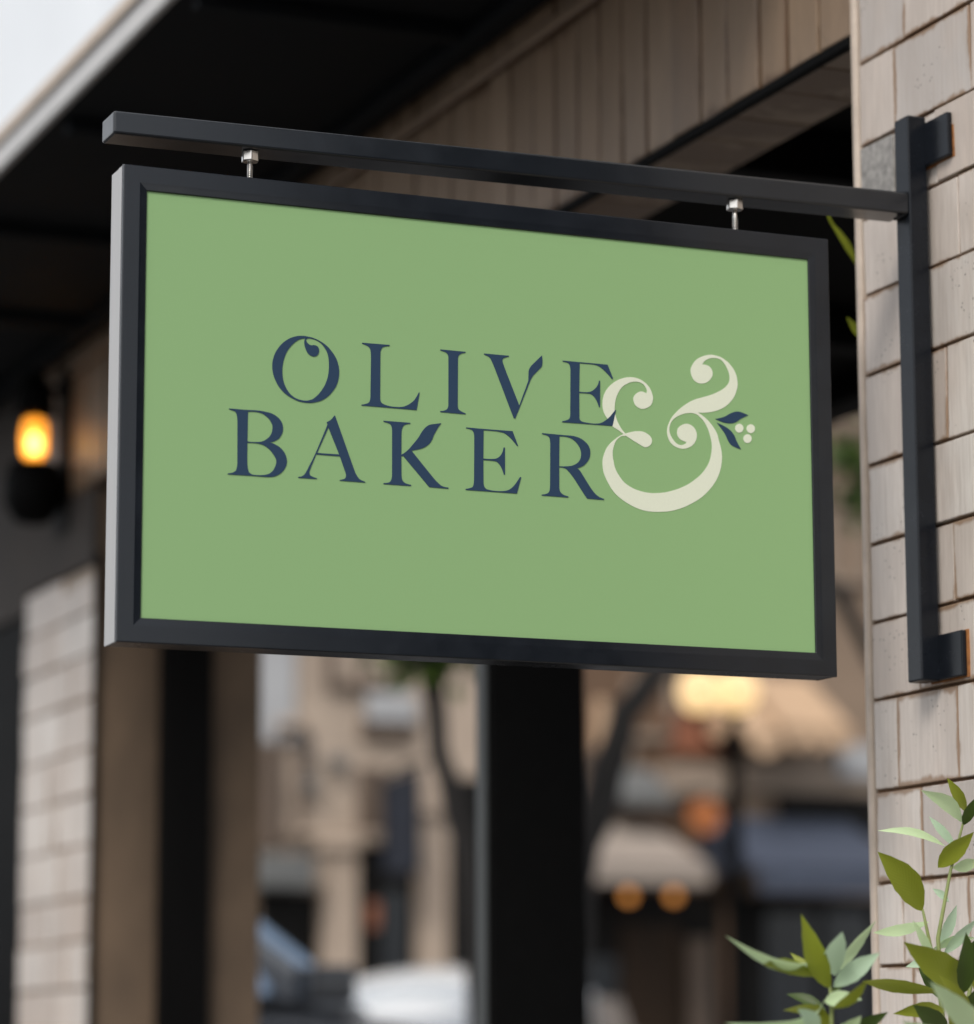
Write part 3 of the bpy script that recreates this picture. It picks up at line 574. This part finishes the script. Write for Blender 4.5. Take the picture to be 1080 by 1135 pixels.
YB = 22.0
def pbox(px0, px1, py0, py1, proud=.06, depth=.1, yb=YB):
    """box on a facade: photo-pixel rectangle on its front plane, standing `proud` of the wall at yb"""
    a, c = at(px0, (py0+py1)/2, yb-proud), at(px1, (py0+py1)/2, yb-proud)
    z1, z0 = at((px0+px1)/2, py0, yb-proud).z, at((px0+px1)/2, py1, yb-proud).z
    return (min(a.x, c.x), max(a.x, c.x), yb-proud, yb-proud+depth, max(z0, .60), z1)
def part(name, m, parent, rect, proud=.06, depth=None, bevel=.01):
    b = MB(); b.box(*pbox(*rect, proud, depth or proud+.02)); return b.build(name, m, parent, bevel=bevel)
def window(parent, rect, glass, frame, mull=1):
    x0, x1, y0, y1, z0, z1 = pbox(*rect, .05, .08); t = .05
    b = MB(); b.box(x0-t, x0, y0, y1, z0-t, z1+t); b.box(x1, x1+t, y0, y1, z0-t, z1+t); b.box(x0+.001, x1-.001, y0+.004, y1, z1, z1+t); b.box(x0+.001, x1-.001, y0-.03, y1, z0-t, z0)
    for k in range(mull):
        xm = x0+(x1-x0)*(k+1)/(mull+1); b.box(xm-.02, xm+.02, y0+.02, y1-.01, z0+.001, z1-.001)
    f = b.build('window', frame, parent)
    b = MB(); b.box(x0+.001, x1-.001, y1-.025, y1-.005, z0+.001, z1-.001); b.build('pane', glass, f); return f
def wallbox(x0, x1, z1, m, parent, yb=YB, d=7.0):
    b = MB(); b.box(x0, x1, yb, yb+d, .60, z1); w = b.build('wall', m, parent); return w
def awning(parent, rect, proj, m, scallop=0, drop=.22, name='awning'):
    """sloped cloth on a thin thickness, with a hanging valance (straight or scalloped)"""
    x0, x1, y0, y1, z0, z1 = pbox(*rect, proj, .02)
    b = MB(); t = .015
    yw = YB-.03; zv = z0+(z1-z0)*.38
    def slab(P, off): b.poly([Vector(p) for p in P]+[Vector(p)+Vector(off) for p in P], [(0,1,2,3), (7,6,5,4), (0,4,5,1), (1,5,6,2), (2,6,7,3), (3,7,4,0)])
    slab([(x0, y0, zv), (x1, y0, zv), (x1, yw, z1+.15), (x0, yw, z1+.15)], (0, 0, -t))
    n = max(1, scallop); w = (x1-x0)/n
    for k in range(n):
        xa, xb = x0+k*w, x0+(k+1)*w
        pts = [(xa, y0, zv-.001), (xb, y0, zv-.001)]
        low = [(xb-(xb-xa)*q/8, y0, z0+((zv-z0)*.5*(1-math.sin(PI*q/8)) if scallop else 0)) for q in range(9)]
        P = pts+low
        m_ = len(P); b.poly([Vector(p) for p in P]+[Vector(p)+Vector((0, t, 0)) for p in P], [tuple(range(m_)), tuple(range(2*m_-1, m_-1, -1))]+[(i, (i+1) % m_, m_+(i+1) % m_, m_+i) for i in range(m_)])
    for xs in (x0, x1-t):
        b.poly([(xs, y0+t, zv-t), (xs, yw, zv-t), (xs, yw, z1+.13), (xs+t, y0+t, zv-t), (xs+t, yw, zv-t), (xs+t, yw, z1+.13)], [(0,1,2), (5,4,3), (0,3,4,1), (1,4,5,2), (2,5,3,0)])
    return b.build(name, m, parent)

# pale building seen left of the black column
xa, xb_ = at(560, 900, YB).x, at(816, 900, YB).x
bA = empty('beige_building', (7.5, YB, .5), 'pale beige street building with dark shop doors, seen left of the black column', 'building')
w = wallbox(at(232, 900, YB).x, xa+.35, 8.6, M['beige'], bA)
b = MB(); b.box(at(228, 900, YB).x, xa+.348, YB-.25, YB+7.2, 8.6, 8.85); b.build('cornice', M['beige_lt'], bA, bevel=.03)
part('render_panel', M['grey_lt'], bA, (250, 328, 650, 822), .04)
part('render_panel', M['grey_lt'], bA, (409, 462, 768, 800), .09)
window(bA, (372, 432, 690, 757), M['glass_dk'], M['frame_br'])
window(bA, (314, 331, 808, 925), M['glass_dk'], M['frame_br'], 0)
window(bA, (409, 452, 803, 812), M['glass_dk'], M['frame_br'], 0)
part('pier', M['frame_br'], bA, (286, 311, 825, 940), .05)
part('wall_box', M['grey_mid'], bA, (369, 386, 838, 851), .12)
part('wall_box', M['grey_mid'], bA, (340, 353, 861, 877), .12)
for r in ((300, 350, 470, 600), (420, 470, 470, 600), (300, 350, 270, 400), (420, 470, 270, 400), (500, 545, 470, 600)): window(bA, r, M['glass_dk'], M['frame_br'])
part('ledge', M['grey_mid'], bA, (286, 351, 947, 984), .35, .36, .02)
part('shop_door', M['shop_dark'], bA, (286, 360, 988, 1175), .03)
part('shop_door', M['shop_dark'], bA, (398, 466, 938, 1175), .03)
part('shop_door', M['shop_dark'], bA, (498, 545, 862, 1175), .03)
part('pilaster', M['beige_lt'], bA, (360, 397, 945, 1176), .16)
part('pilaster', M['beige_lt'], bA, (467, 498, 905, 1176), .16)
part('capital', M['beige_lt'], bA, (355, 402, 928, 944.6), .22, .2, .03)
part('capital', M['beige_lt'], bA, (463, 502, 890, 904.6), .22, .2, .03)
part('string_course', M['beige_lt'], bA, (331, 431, 921, 928), .12, .1, .02)
part('brown_panel', M['frame_br'], bA, (399, 429, 850, 921), .05)  # shadow beside the banner, set on the wall as a brown panel
# grey arched door panel in the middle doorway
x0, x1, y0, y1, z0, z1 = pbox(424, 452, 985, 1100, .06, .02)
P = [(x0, z0), (x1, z0)]+[((x0+x1)/2+(x1-x0)/2*math.cos(PI*q/10), z1-.12+.12*math.sin(PI*q/10)) for q in range(11)]
b = MB(); m_ = len(P); b.poly([(x, y0, z) for x, z in P]+[(x, y1, z) for x, z in P], [tuple(range(m_)), tuple(range(2*m_-1, m_-1, -1))]+[(i, (i+1) % m_, m_+(i+1) % m_, m_+i) for i in range(m_)])
b.build('arched_panel', M['glass_dk'], bA)
part('shop_window', M['glass_dk'], bA, (335, 346, 812, 852), .05)
part('lintel_stone', M['beige_lt'], bA, (309, 335, 797, 806), .10)
part('lintel_stone', M['beige_lt'], bA, (400, 466, 926, 936), .10)
part('notice_board', M['rustred'], bA, (408, 421, 1000, 1030), .06)
# navy banner on a bracket pole
b0, b1 = at(424, 848, YB-.45), at(468, 968, YB-.45)
bn = empty('banner', (b0.x, YB-.45, b1.z), 'dark navy cloth banner hanging upright on the beige building above its doorway', 'banner')
b = MB(); K = 8
for k in range(K):
    u0, u1 = k/K, (k+1)/K
    f = lambda u: (b0.x+(b1.x-b0.x)*u, b0.y+.03*math.sin(u*7), 0)
    (xa0, ya0, _), (xb0, yb0, _) = f(u0), f(u1)
    zt0, zt1 = b0.z-.12*(1-u0), b0.z-.12*(1-u1)
    b.poly([(xa0, ya0, b1.z), (xb0, yb0, b1.z), (xb0, yb0, zt1), (xa0, ya0, zt0), (xa0, ya0+.012, b1.z), (xb0, yb0+.012, b1.z), (xb0, yb0+.012, zt1), (xa0, ya0+.012, zt0)], [(0,1,2,3), (7,6,5,4), (2,6,7,3), (0,4,5,1)])
b.build('cloth', M['navy_dark'], bn)
b = MB(); b.tube([(b1.x+.01, YB-.001, b0.z+.03), (b1.x+.01, b0.y-.05, b0.z+.03)], .014); b.tube([(b0.x-.03, b0.y, b0.z-.10), (b1.x+.02, b0.y, b0.z+.03)], .012); b.build('pole', M['black_steel'], bn)

# brown building in the middle
xm0, xm1 = xa+.352, at(822, 900, YB).x
bB = empty('brown_building', ((xm0+xm1)/2, YB, .5), 'brown brick shop with cream awning and rust-coloured panel, seen right of the black column', 'building')
wallbox(xm0, xm1, 8.0, M['brown_wall'], bB)
b = MB(); b.box(xm0+.005, xm1-.002, YB-.22, YB+7, 8.0, 8.22); b.build('cornice', M['band'], bB, bevel=.03)
part('sill_band', M['band'], bB, (735, 812, 848, 884), .12)
part('render_panel', M['rustred'], bB, (742, 800, 794, 834), .05)
window(bB, (650, 694, 838, 884), M['glass_gr'], M['frame_br'])
window(bB, (704, 742, 757, 812), M['glass_gr'], M['band'], 0)
window(bB, (752, 795, 640, 745), M['glass_dk'], M['frame_br'])
window(bB, (660, 700, 600, 700), M['glass_dk'], M['frame_br'])
part('shutter', M['tan_cloth'], bB, (662, 674, 775, 832), .05)
part('shutter', M['band'], bB, (694, 706, 826, 868), .05)
for r in ((660, 700, 440, 560), (752, 795, 440, 560), (660, 700, 290, 400), (752, 795, 290, 400)): window(bB, r, M['glass_dk'], M['frame_br'])
awning(bB, (690, 748, 868, 893), .45, M['grey_mid'], 0)
awning(bB, (654, 788, 924, 979), 1.0, M['cream_cloth'], 0)
part('shopfront', M['shop_dark'], bB, (640, 800, 985, 1176), .03)
part('shop_door', M['shop_brown'], bB, (690, 756, 1025, 1176), .06)
part('pilaster', M['frame_br'], bB, (766, 790, 1040, 1176), .14)
part('shop_window', M['glass_dk'], bB, (652, 686, 1060, 1150), .06)
# round rust sign, hung out
rs = at(781, 905, YB-.5)
e = empty('shop_sign', (rs.x, rs.y, rs.z-.14), 'small round orange shop sign projecting above the cream awning', 'sign')
b = MB(); V = []; n = 20
for yy in (-.03, .03):
    for i in range(n): V.append((rs.x+.13*math.cos(2*PI*i/n), rs.y+yy, rs.z+.13*math.sin(2*PI*i/n)))
b.poly(V, [tuple(range(n)), tuple(range(2*n-1, n-1, -1))]+[(i, (i+1) % n, n+(i+1) % n, n+i) for i in range(n)]); b.build('disc', M['orange'], e, bevel=.006)
b = MB(); b.tube([(rs.x, YB-.001, rs.z+.19), (rs.x, rs.y-.06, rs.z+.19)], .012); b.tube([(rs.x, rs.y, rs.z+.185), (rs.x, rs.y, rs.z+.12)], .008); b.build('bracket', M['black_steel'], e)
for k, (px, lab) in enumerate(((697, 'left of the two amber globe lamps under the cream awning'), (747, 'right of the two amber globe lamps under the cream awning'))):
    q = at(px, 993, YB-.5)
    e = empty('pendant_lamp', q, lab, 'lamp', 'amber globe lamps under the cream awning')
    b = MB(); b.lathe([(0, -.044), (.022, -.039), (.038, -.022), (.044, 0), (.038, .022), (.022, .039), (0, .044)], q, 16); b.build('bulb', M['pendant'], e)
    b = MB(); b.tube([(q.x, q.y, q.z+.046), (q.x, q.y, q.z+.27)], .006, 8); b.lathe([(0, .0445), (.02, .0445), (.022, .075), (0, .077)], q, 12); b.build('cord', M['black_steel'], e)

# right-hand building
xr0 = xm1+.003
bC = empty('tan_building', (xr0+2, YB, .5), 'tan building with scalloped tan awning above a navy shop awning, beside the tiled pillar', 'building')
wallbox(xr0, 17.5, 9.0, M['tan_wall'], bC)
b = MB(); b.box(xr0+.003, 17.7, YB-.25, YB+7.2, 9.0, 9.25); b.build('cornice', M['band'], bC, bevel=.03)
awning(bC, (830, 868, 772, 838), .7, M['tan_cloth'], 1)
awning(bC, (872, 944, 762, 832), .7, M['tan_cloth'], 3)
part('sill_band', M['band'], bC, (824, 1000, 842, 880), .12)
part('render_panel', M['grey_lt'], bC, (930, 985, 826, 862), .16)
part('fascia_board', M['shop_dark'], bC, (866, 1040, 884, 925), .08)
awning(bC, (842, 1010, 918, 990), 1.0, M['navy_cloth'], 0)
part('shopfront', M['shop_dark'], bC, (826, 1040, 995, 1176), .03)
part('shop_window', M['glass_dk'], bC, (850, 905, 1010, 1150), .06)
part('shop_window', M['glass_dk'], bC, (915, 965, 1010, 1150), .06)
for r in ((922, 958, 575, 640), (975, 1010, 575, 690), (830, 870, 560, 690), (880, 910, 560, 690), (830, 870, 400, 520), (922, 958, 380, 470), (975, 1010, 380, 500)): window(bC, r, M['glass_gr'] if r[2] == 575 else M['glass_dk'], M['band'])

# ---------------------------------------------------------------- street lamp
YL = 16.5
c0 = at(816, 1000, YL)
sl = empty('street_lamp', (c0.x, YL, .6), 'black street lamp post with two glowing globe lanterns, its top just under the sign', 'street lamp')
zt = at(816, 806, YL).z
b = MB(); b.lathe([(.16, 0), (.16, .10), (.11, .16), (.10, .6), (.065, .68), (.048, .8), (.042, zt-.6-.12), (.06, zt-.6-.10), (.06, zt-.6-.05), (.035, zt-.6-.03), (.035, zt-.6+.03)], (c0.x, YL, .6), 20); b.build('pole', M['black_steel'], sl)
g1, g2 = at(817, 766, YL), at(776, 766, YL)
b = MB(); b.tube([(c0.x, YL, zt-.06), (g2.x*.5+c0.x*.5, YL, zt-.10), (g2.x, YL, zt-.04), (g2.x, YL, g2.z-.135)], .016, 8); b.build('arm', M['black_steel'], sl)
for gq in (g1, g2):
    b = MB(); b.lathe([(0, -.13), (.05, -.125), (.095, -.09), (.125, -.03), (.125, .03), (.10, .09), (.05, .125), (0, .13)], gq, 20); gb = b.build('globe', M['globe'], sl)
    b = MB(); b.lathe([(0, .131), (.045, .132), (.02, .17), (.012, .21), (0, .213)], gq, 12); b.build('lamp_cap', M['black_steel'], gb); b = MB(); b.lathe([(0, -.165), (.05, -.165), (.055, -.131), (0, -.131)], gq, 12); b.build('lamp_holder', M['black_steel'], gb)

# ---------------------------------------------------------------- street trees
M['bark'] = mat('bark', (.012, .010, .009), .9, var=.4, scale=25, stretch=(1, 1, .2), bump=.6)
M['crown'] = leafmat('street_leaf', (.075, .125, .018), (.09, .14, .04), .3)
M['crown_dk'] = leafmat('street_leaf_dark', (.045, .085, .016), (.06, .10, .03), .3)
def tree(label, limbs, clumps, root, n):
    e = empty('street_tree', root, label, 'tree')
    t = MB()
    for pts, r in limbs:
        P = [Vector(p) for p in pts]; Q = []
        for k in range(len(P)-1):
            Q += [P[k], P[k].lerp(P[k+1], .5)+Vector((rnd.uniform(-.02, .02), rnd.uniform(-.02, .02), 0))]
        Q.append(P[-1]); t.tube(Q, [r[0]+(r[1]-r[0])*k/(len(Q)-1) for k in range(len(Q))], 10)
    t.build('trunk', M['bark'], e)
    c = MB()
    for (cp, rad) in clumps:
        for k in range(int(n*rad*rad)):
            while True:
                q = Vector((rnd.uniform(-1, 1), rnd.uniform(-1, 1), rnd.uniform(-1, 1)))
                if q.length < 1: break
            p = Vector(cp)+q*rad*(.55+.45*q.length)
            d = Vector((rnd.gauss(0, 1), rnd.gauss(0, 1), rnd.gauss(-.4, .7))).normalized(); s_ = d.orthogonal(); s_.rotate(Quaternion(d, rnd.uniform(0, 6.3))); L_ = rnd.uniform(.06, .11); w_ = L_*.28
            mi = 0 if rnd.random() < .6 else 1
            i = len(c.v); c.v += [tuple(p), tuple(p+d*L_*.5+s_*w_), tuple(p+d*L_), tuple(p+d*L_*.5-s_*w_)]; c.f.append([i, i+1, i+2, i+3]); c.m.append(mi); c.uv.append([(.5, 0), (1, .5), (.5, 1), (0, .5)]); c.sm.append(False)
    c.build('crown', [M['crown'], M['crown_dk']], e)
    return e
Y1 = 13.6
r1 = at(532, 1120, Y1)
tk = [at(531, 1140, Y1), at(527, 1040, Y1), at(516, 940, Y1), at(497, 865, Y1), at(485, 800, Y1), at(484, 740, Y1), at(492, 640, Y1), at(500, 520, Y1)]
tree('slim street tree, its dark trunk leaning along the left of the black column', [
    ([(r1.x+.02, Y1, .52)]+tk, (.05, .045)), ([at(486, 800, Y1), at(462, 720, Y1), at(440, 600, Y1)], (.035, .012)), ([at(484, 745, Y1), at(530, 640, Y1), at(560, 520, Y1)], (.04, .012)),
    ([at(484, 770, Y1), at(500, 720, Y1+.3), at(470, 560, Y1+.5)], (.03, .01))],
    [(at(452, 712, Y1), .21), (at(478, 722, Y1), .18), (at(500, 690, Y1), .30), (at(430, 640, Y1), .34), (at(520, 610, Y1+.2), .5), (at(460, 540, Y1), .6), (at(560, 500, Y1+.3), .55), (at(490, 430, Y1+.2), .6)], (r1.x+.02, Y1, .52), 2600)
Y2 = 15.2
r2 = at(628, 1100, Y2)
tree('street tree behind the black column whose dark branch curves up toward the lit street lamp', [
    ([(r2.x, Y2, .55), at(630, 1140, Y2), at(632, 1000, Y2), at(646, 930, Y2), at(668, 880, Y2), at(682, 830, Y2), at(692, 790, Y2), at(720, 755, Y2), at(770, 700, Y2), at(840, 640, Y2)], (.13, .05)),
    ([at(632, 1000, Y2), at(620, 880, Y2), at(600, 700, Y2), at(590, 560, Y2)], (.07, .02)),
    ([at(820, 655, Y2), at(900, 640, Y2), at(930, 655, Y2), at(955, 705, Y2), at(985, 760, Y2)], (.05, .04)),
    ([at(840, 640, Y2), at(900, 560, Y2), at(944, 500, Y2)], (.03, .008)), ([at(900, 560, Y2), at(950, 562, Y2)], (.014, .006))],
    [(at(941, 502, Y2), .12), (at(941, 502, Y2), .10), (at(942, 508, Y2), .11), (at(947, 558, Y2), .11), (at(947, 556, Y2), .10), (at(938, 452, Y2), .07), (at(975, 540, Y2), .18), (at(880, 520, Y2), .22), (at(590, 560, Y2), .55), (at(640, 470, Y2), .6), (at(720, 560, Y2), .5), (at(820, 480, Y2), .5), (at(560, 430, Y2+.3), .6)], (r2.x, Y2, .55), 2400)

# ---------------------------------------------------------------- cars
M['car_white'] = mat('white_car_paint', (.60, .61, .62), .25, coat=.6, var=.02, scale=3)
M['car_dark'] = mat('dark_car_paint', (.020, .024, .032), .22, coat=.7, var=.05, scale=3)
M['car_glass'] = mat('car_glass', (.20, .27, .37), .05, metal=.6, var=.05, scale=3, spec=.8)  # blue of the reflected sky put into the glass colour
M['car_glass_pale'] = mat('car_glass_pale', (.42, .44, .46), .08, metal=.6, var=.1, scale=2)  # bright sky reflection put into the pale colour
M['tyre'] = mat('tyre', (.02, .02, .02), .85, var=.2, scale=30)
M['rim'] = mat('wheel_rim', (.45, .45, .46), .3, metal=.9, var=.05, scale=30)
M['lens'] = mat('lamp_lens', (.75, .77, .8), .1, var=.05, scale=30, coat=1.0)
M['tail'] = mat('indicator_lens', (.42, .10, .02), .2, var=.1, scale=20, coat=.8)
M['plastic'] = mat('black_plastic', (.018, .018, .019), .6, var=.2, scale=20)
def car(name, label, paint, glass, loc, flip, Hh):
    """side-on car, 4.4 m long, nose toward +x (flip -1: toward -x); built from stations along its length"""
    e = empty(name, loc, label, 'car'); ox, oy, oz = loc
    X = lambda x: ox+x*flip
    # (x, half width, sill z, belt z) for the lower body
    k = Hh/1.5
    st = [(-2.2, .70, .42, .80*k), (-2.12, .80, .30, .92*k), (-1.6, .88, .24, .96*k), (-.6, .90, .22, .95*k), (.4, .90, .22, .94*k), (1.0, .89, .22, .93*k), (1.5, .87, .25, .87*k), (1.95, .82, .28, .78*k), (2.15, .72, .34, .68*k), (2.22, .60, .42, .58*k)]
    V, F = [], []
    for x, hw, z0, z1 in st:
        m = (z0+z1)/2
        for y, z in ((-hw*.92, z0), (-hw, z0+.12), (-hw*1.01, m), (-hw*.97, z1-.05), (-hw*.86, z1), (0, z1+.02), (hw*.86, z1), (hw*.97, z1-.05), (hw*1.01, m), (hw, z0+.12), (hw*.92, z0), (0, z0-.02)): V.append((X(x), oy+y, oz+z))
    n = 12
    for a in range(len(st)-1):
        for i in range(n): F.append((a*n+i, a*n+(i+1) % n, (a+1)*n+(i+1) % n, (a+1)*n+i))
    F += [tuple(range(n)), tuple((len(st)-1)*n+i for i in range(n))]
    b = MB(); b.poly(V, F, 0, True); body = b.build('body', paint, e); sub = body.modifiers.new('round', 'SUBSURF'); sub.levels = 2; sub.render_levels = 2
    # cabin
    cs = [(-1.75, .70, .0), (-1.30, .66, .42*k), (-.9, .64, .535*k), (-.2, .64, .56*k), (.25, .64, .535*k), (.5, .66, .45*k), (1.15, .72, 0.0)]
    zb_ = .93*k
    V, F = [], []
    for x, hw, h in cs:
        h = max(h, .005)
        for y, z in ((-hw-.10, zb_-.02), (-hw-.02, zb_+h*.74), (-hw*.72, zb_+h*.96), (0, zb_+h*1.07), (hw*.72, zb_+h*.96), (hw+.02, zb_+h*.74), (hw+.10, zb_-.02)): V.append((X(x), oy+y, oz+z))
    n = 7
    for a in range(len(cs)-1):
        for i in range(n-1): F.append((a*n+i, a*n+i+1, (a+1)*n+i+1, (a+1)*n+i))
    b = MB(); b.poly(V, F, 0, True); cab = b.build('cabin', paint, e); s2 = cab.modifiers.new('round', 'SUBSURF'); s2.levels = 2; s2.render_levels = 2
    so = cab.modifiers.new('skin', 'SOLIDIFY'); so.thickness = .02
    def pane(nm, P, lift):
        b = MB(); m_ = len(P); P = [Vector((X(p[0]), oy+p[1], oz+p[2])) for p in P]; L_ = Vector((lift[0]*flip, lift[1], lift[2]))
        b.poly([p+L_ for p in P]+[p-L_*1.0 for p in P], [tuple(range(m_)), tuple(range(2*m_-1, m_-1, -1))]+[(i, (i+1) % m_, m_+(i+1) % m_, m_+i) for i in range(m_)]); b.build(nm, glass, cab)
    pane('windscreen', [(1.08, -.66, zb_+.03), (1.10, 0, zb_+.05), (1.08, .66, zb_+.03), (.62, .585, zb_+.30*k), (.52, .53, zb_+.37*k), (.50, .42, zb_+.405*k), (.48, 0, zb_+.445*k), (.50, -.42, zb_+.405*k), (.52, -.53, zb_+.37*k), (.62, -.585, zb_+.30*k)], (.03, 0, .035))
    pane('rear_window', [(-1.68, -.6, zb_+.06), (-1.68, .6, zb_+.06), (-1.28, .52, zb_+.42*k), (-1.28, -.52, zb_+.42*k)], (-.03, 0, .03))
    for sy in (-1, 1):
        for xs in ((-1.25, -.45), (-.40, .75)):
            hi0, hi1 = xs[0]+.12, min(xs[1], .42)
            pane('side_window', [(xs[0], sy*.79, zb_+.05), (xs[1], sy*.79, zb_+.05), (hi1, sy*.695, zb_+.40*k), (hi0, sy*.695, zb_+.40*k)], (0, sy*.02, .003))
        b = MB(); b.box(min(X(.78), X(.98)), max(X(.78), X(.98)), oy+sy*1.0-.09, oy+sy*1.0+.09, oz+zb_+.02, oz+zb_+.16); b.build('mirror', paint, e, bevel=.03, seg=3)
        b = MB(); b.box(min(X(1.86), X(2.14)), max(X(1.86), X(2.14)), oy+sy*.66-.13, oy+sy*.66+.13, oz+.56*k, oz+.70*k); b.build('headlight', M['lens'], e, bevel=.04, seg=3)
        b = MB(); b.box(min(X(-2.17), X(-1.98)), max(X(-2.17), X(-1.98)), oy+sy*.68-.12, oy+sy*.68+.12, oz+.66*k, oz+.84*k); b.build('tail_light', M['tail'], e, bevel=.03, seg=2)
        b = MB(); b.box(min(X(1.25), X(1.42)), max(X(1.25), X(1.42)), oy+sy*.885-.02, oy+sy*.885+.02, oz+.80*k, oz+.84*k); b.build('indicator', M['tail'], e, bevel=.008)
        for xw in (-1.36, 1.36):
            V, F = [], []; n = 24; cyw = oy+sy*.80
            for r, yy in ((.20, -.10), (.31, -.10), (.33, -.07), (.33, .07), (.31, .10), (.20, .10)):
                for i in range(n): V.append((X(xw)+r*math.cos(2*PI*i/n), cyw+yy, oz+.33+r*math.sin(2*PI*i/n)))
            for a in range(6):
                for i in range(n): F.append((a*n+i, a*n+(i+1) % n, ((a+1) % 6)*n+(i+1) % n, ((a+1) % 6)*n+i))
            b = MB(); b.poly(V, F, 0, True); wh = b.build('wheel', M['tyre'], e)
            b = MB(); V = []
            for yy in (-.08, .08):
                for i in range(n): V.append((X(xw)+.199*math.cos(2*PI*i/n), cyw+yy, oz+.33+.199*math.sin(2*PI*i/n)))
            b.poly(V, [tuple(range(n)), tuple(range(2*n-1, n-1, -1))]+[(i, (i+1) % n, n+(i+1) % n, n+i) for i in range(n)]); b.build('rim', M['rim'], wh, bevel=.01)
    return e
q = at(366, 1066, 12.4)
car('parked_car', 'tall dark car with pale sky reflected in its windscreen, half hidden behind the brown pier', M['car_dark'], M['car_glass'], (q.x-1.19, 12.6, .505), 1, 1.95)
q = at(508, 1112, 16.2)
c2 = car('parked_car', 'white car facing the passage at the foot of the opening, before the beige building', M['car_white'], M['car_glass_pale'], (q.x, 16.4, .535), 1, 1.50)
c2.rotation_euler.z = math.radians(-128)

# ---------------------------------------------------------------- sky, sun, camera
W = bpy.data.worlds.new('World'); S.world = W; W.use_nodes = True; nt = W.node_tree; N, L = nt.nodes, nt.links
bg = N['Background']
sky = N.new('ShaderNodeTexSky'); sky.sky_type = 'NISHITA'; sky.sun_disc = False
SUN_E, SUN_AZ = math.radians(44), math.radians(224)       # azimuth measured from +y toward +x
sky.sun_elevation = SUN_E; sky.sun_rotation = SUN_AZ; sky.dust_density = 4.0; sky.air_density = 1.0; sky.ozone_density = 1.0
hs = N.new('ShaderNodeHueSaturation'); hs.inputs['Saturation'].default_value = .55; L.new(sky.outputs[0], hs.inputs['Color'])
tc = N.new('ShaderNodeTexCoord'); nz = N.new('ShaderNodeTexNoise'); nz.inputs['Scale'].default_value = 5; nz.inputs['Detail'].default_value = 5; L.new(tc.outputs['Generated'], nz.inputs['Vector'])
cr = N.new('ShaderNodeValToRGB'); cr.color_ramp.elements[0].position = .35; cr.color_ramp.elements[1].position = .62; L.new(nz.outputs['Fac'], cr.inputs[0])
mx = N.new('ShaderNodeMix'); mx.data_type = 'RGBA'; L.new(cr.outputs[0], mx.inputs[0]); L.new(hs.outputs[0], mx.inputs[6]); mx.inputs[7].default_value = (9.5, 9.7, 10.0, 1)
L.new(mx.outputs[2], bg.inputs['Color']); bg.inputs['Strength'].default_value = .10
sd = bpy.data.lights.new('sun', 'SUN'); sd.energy = 1.45; sd.angle = math.radians(18); sd.color = (1, .95, .88)
so = bpy.data.objects.new('sun', sd); COL.objects.link(so)
dirv = Vector((math.sin(SUN_AZ)*math.cos(SUN_E), math.cos(SUN_AZ)*math.cos(SUN_E), math.sin(SUN_E)))
so.rotation_euler = dirv.to_track_quat('Z', 'Y').to_euler(); so.location = (0, 0, 20)

cd = bpy.data.cameras.new('camera'); cam = bpy.data.objects.new('camera', cd); COL.objects.link(cam); S.camera = cam
cd.sensor_fit = 'HORIZONTAL'; cd.sensor_width = 36.0; cd.lens = 36.0*FPX/1080; cd.clip_start = .1; cd.clip_end = 1000
rot = Matrix((RT, UP, -FW)).transposed()
cam.matrix_world = Matrix.Translation((0, 0, EYE)) @ rot.to_4x4()
cd.dof.use_dof = True; cd.dof.focus_distance = 4.62; cd.dof.aperture_fstop = cd.lens/1000/.050
S.view_settings.view_transform = 'Standard'; S.view_settings.look = 'None'; S.view_settings.exposure = .56; S.view_settings.gamma = 1
S.cycles.max_bounces = 8; S.cycles.use_denoising = True
S.render.film_transparent = False
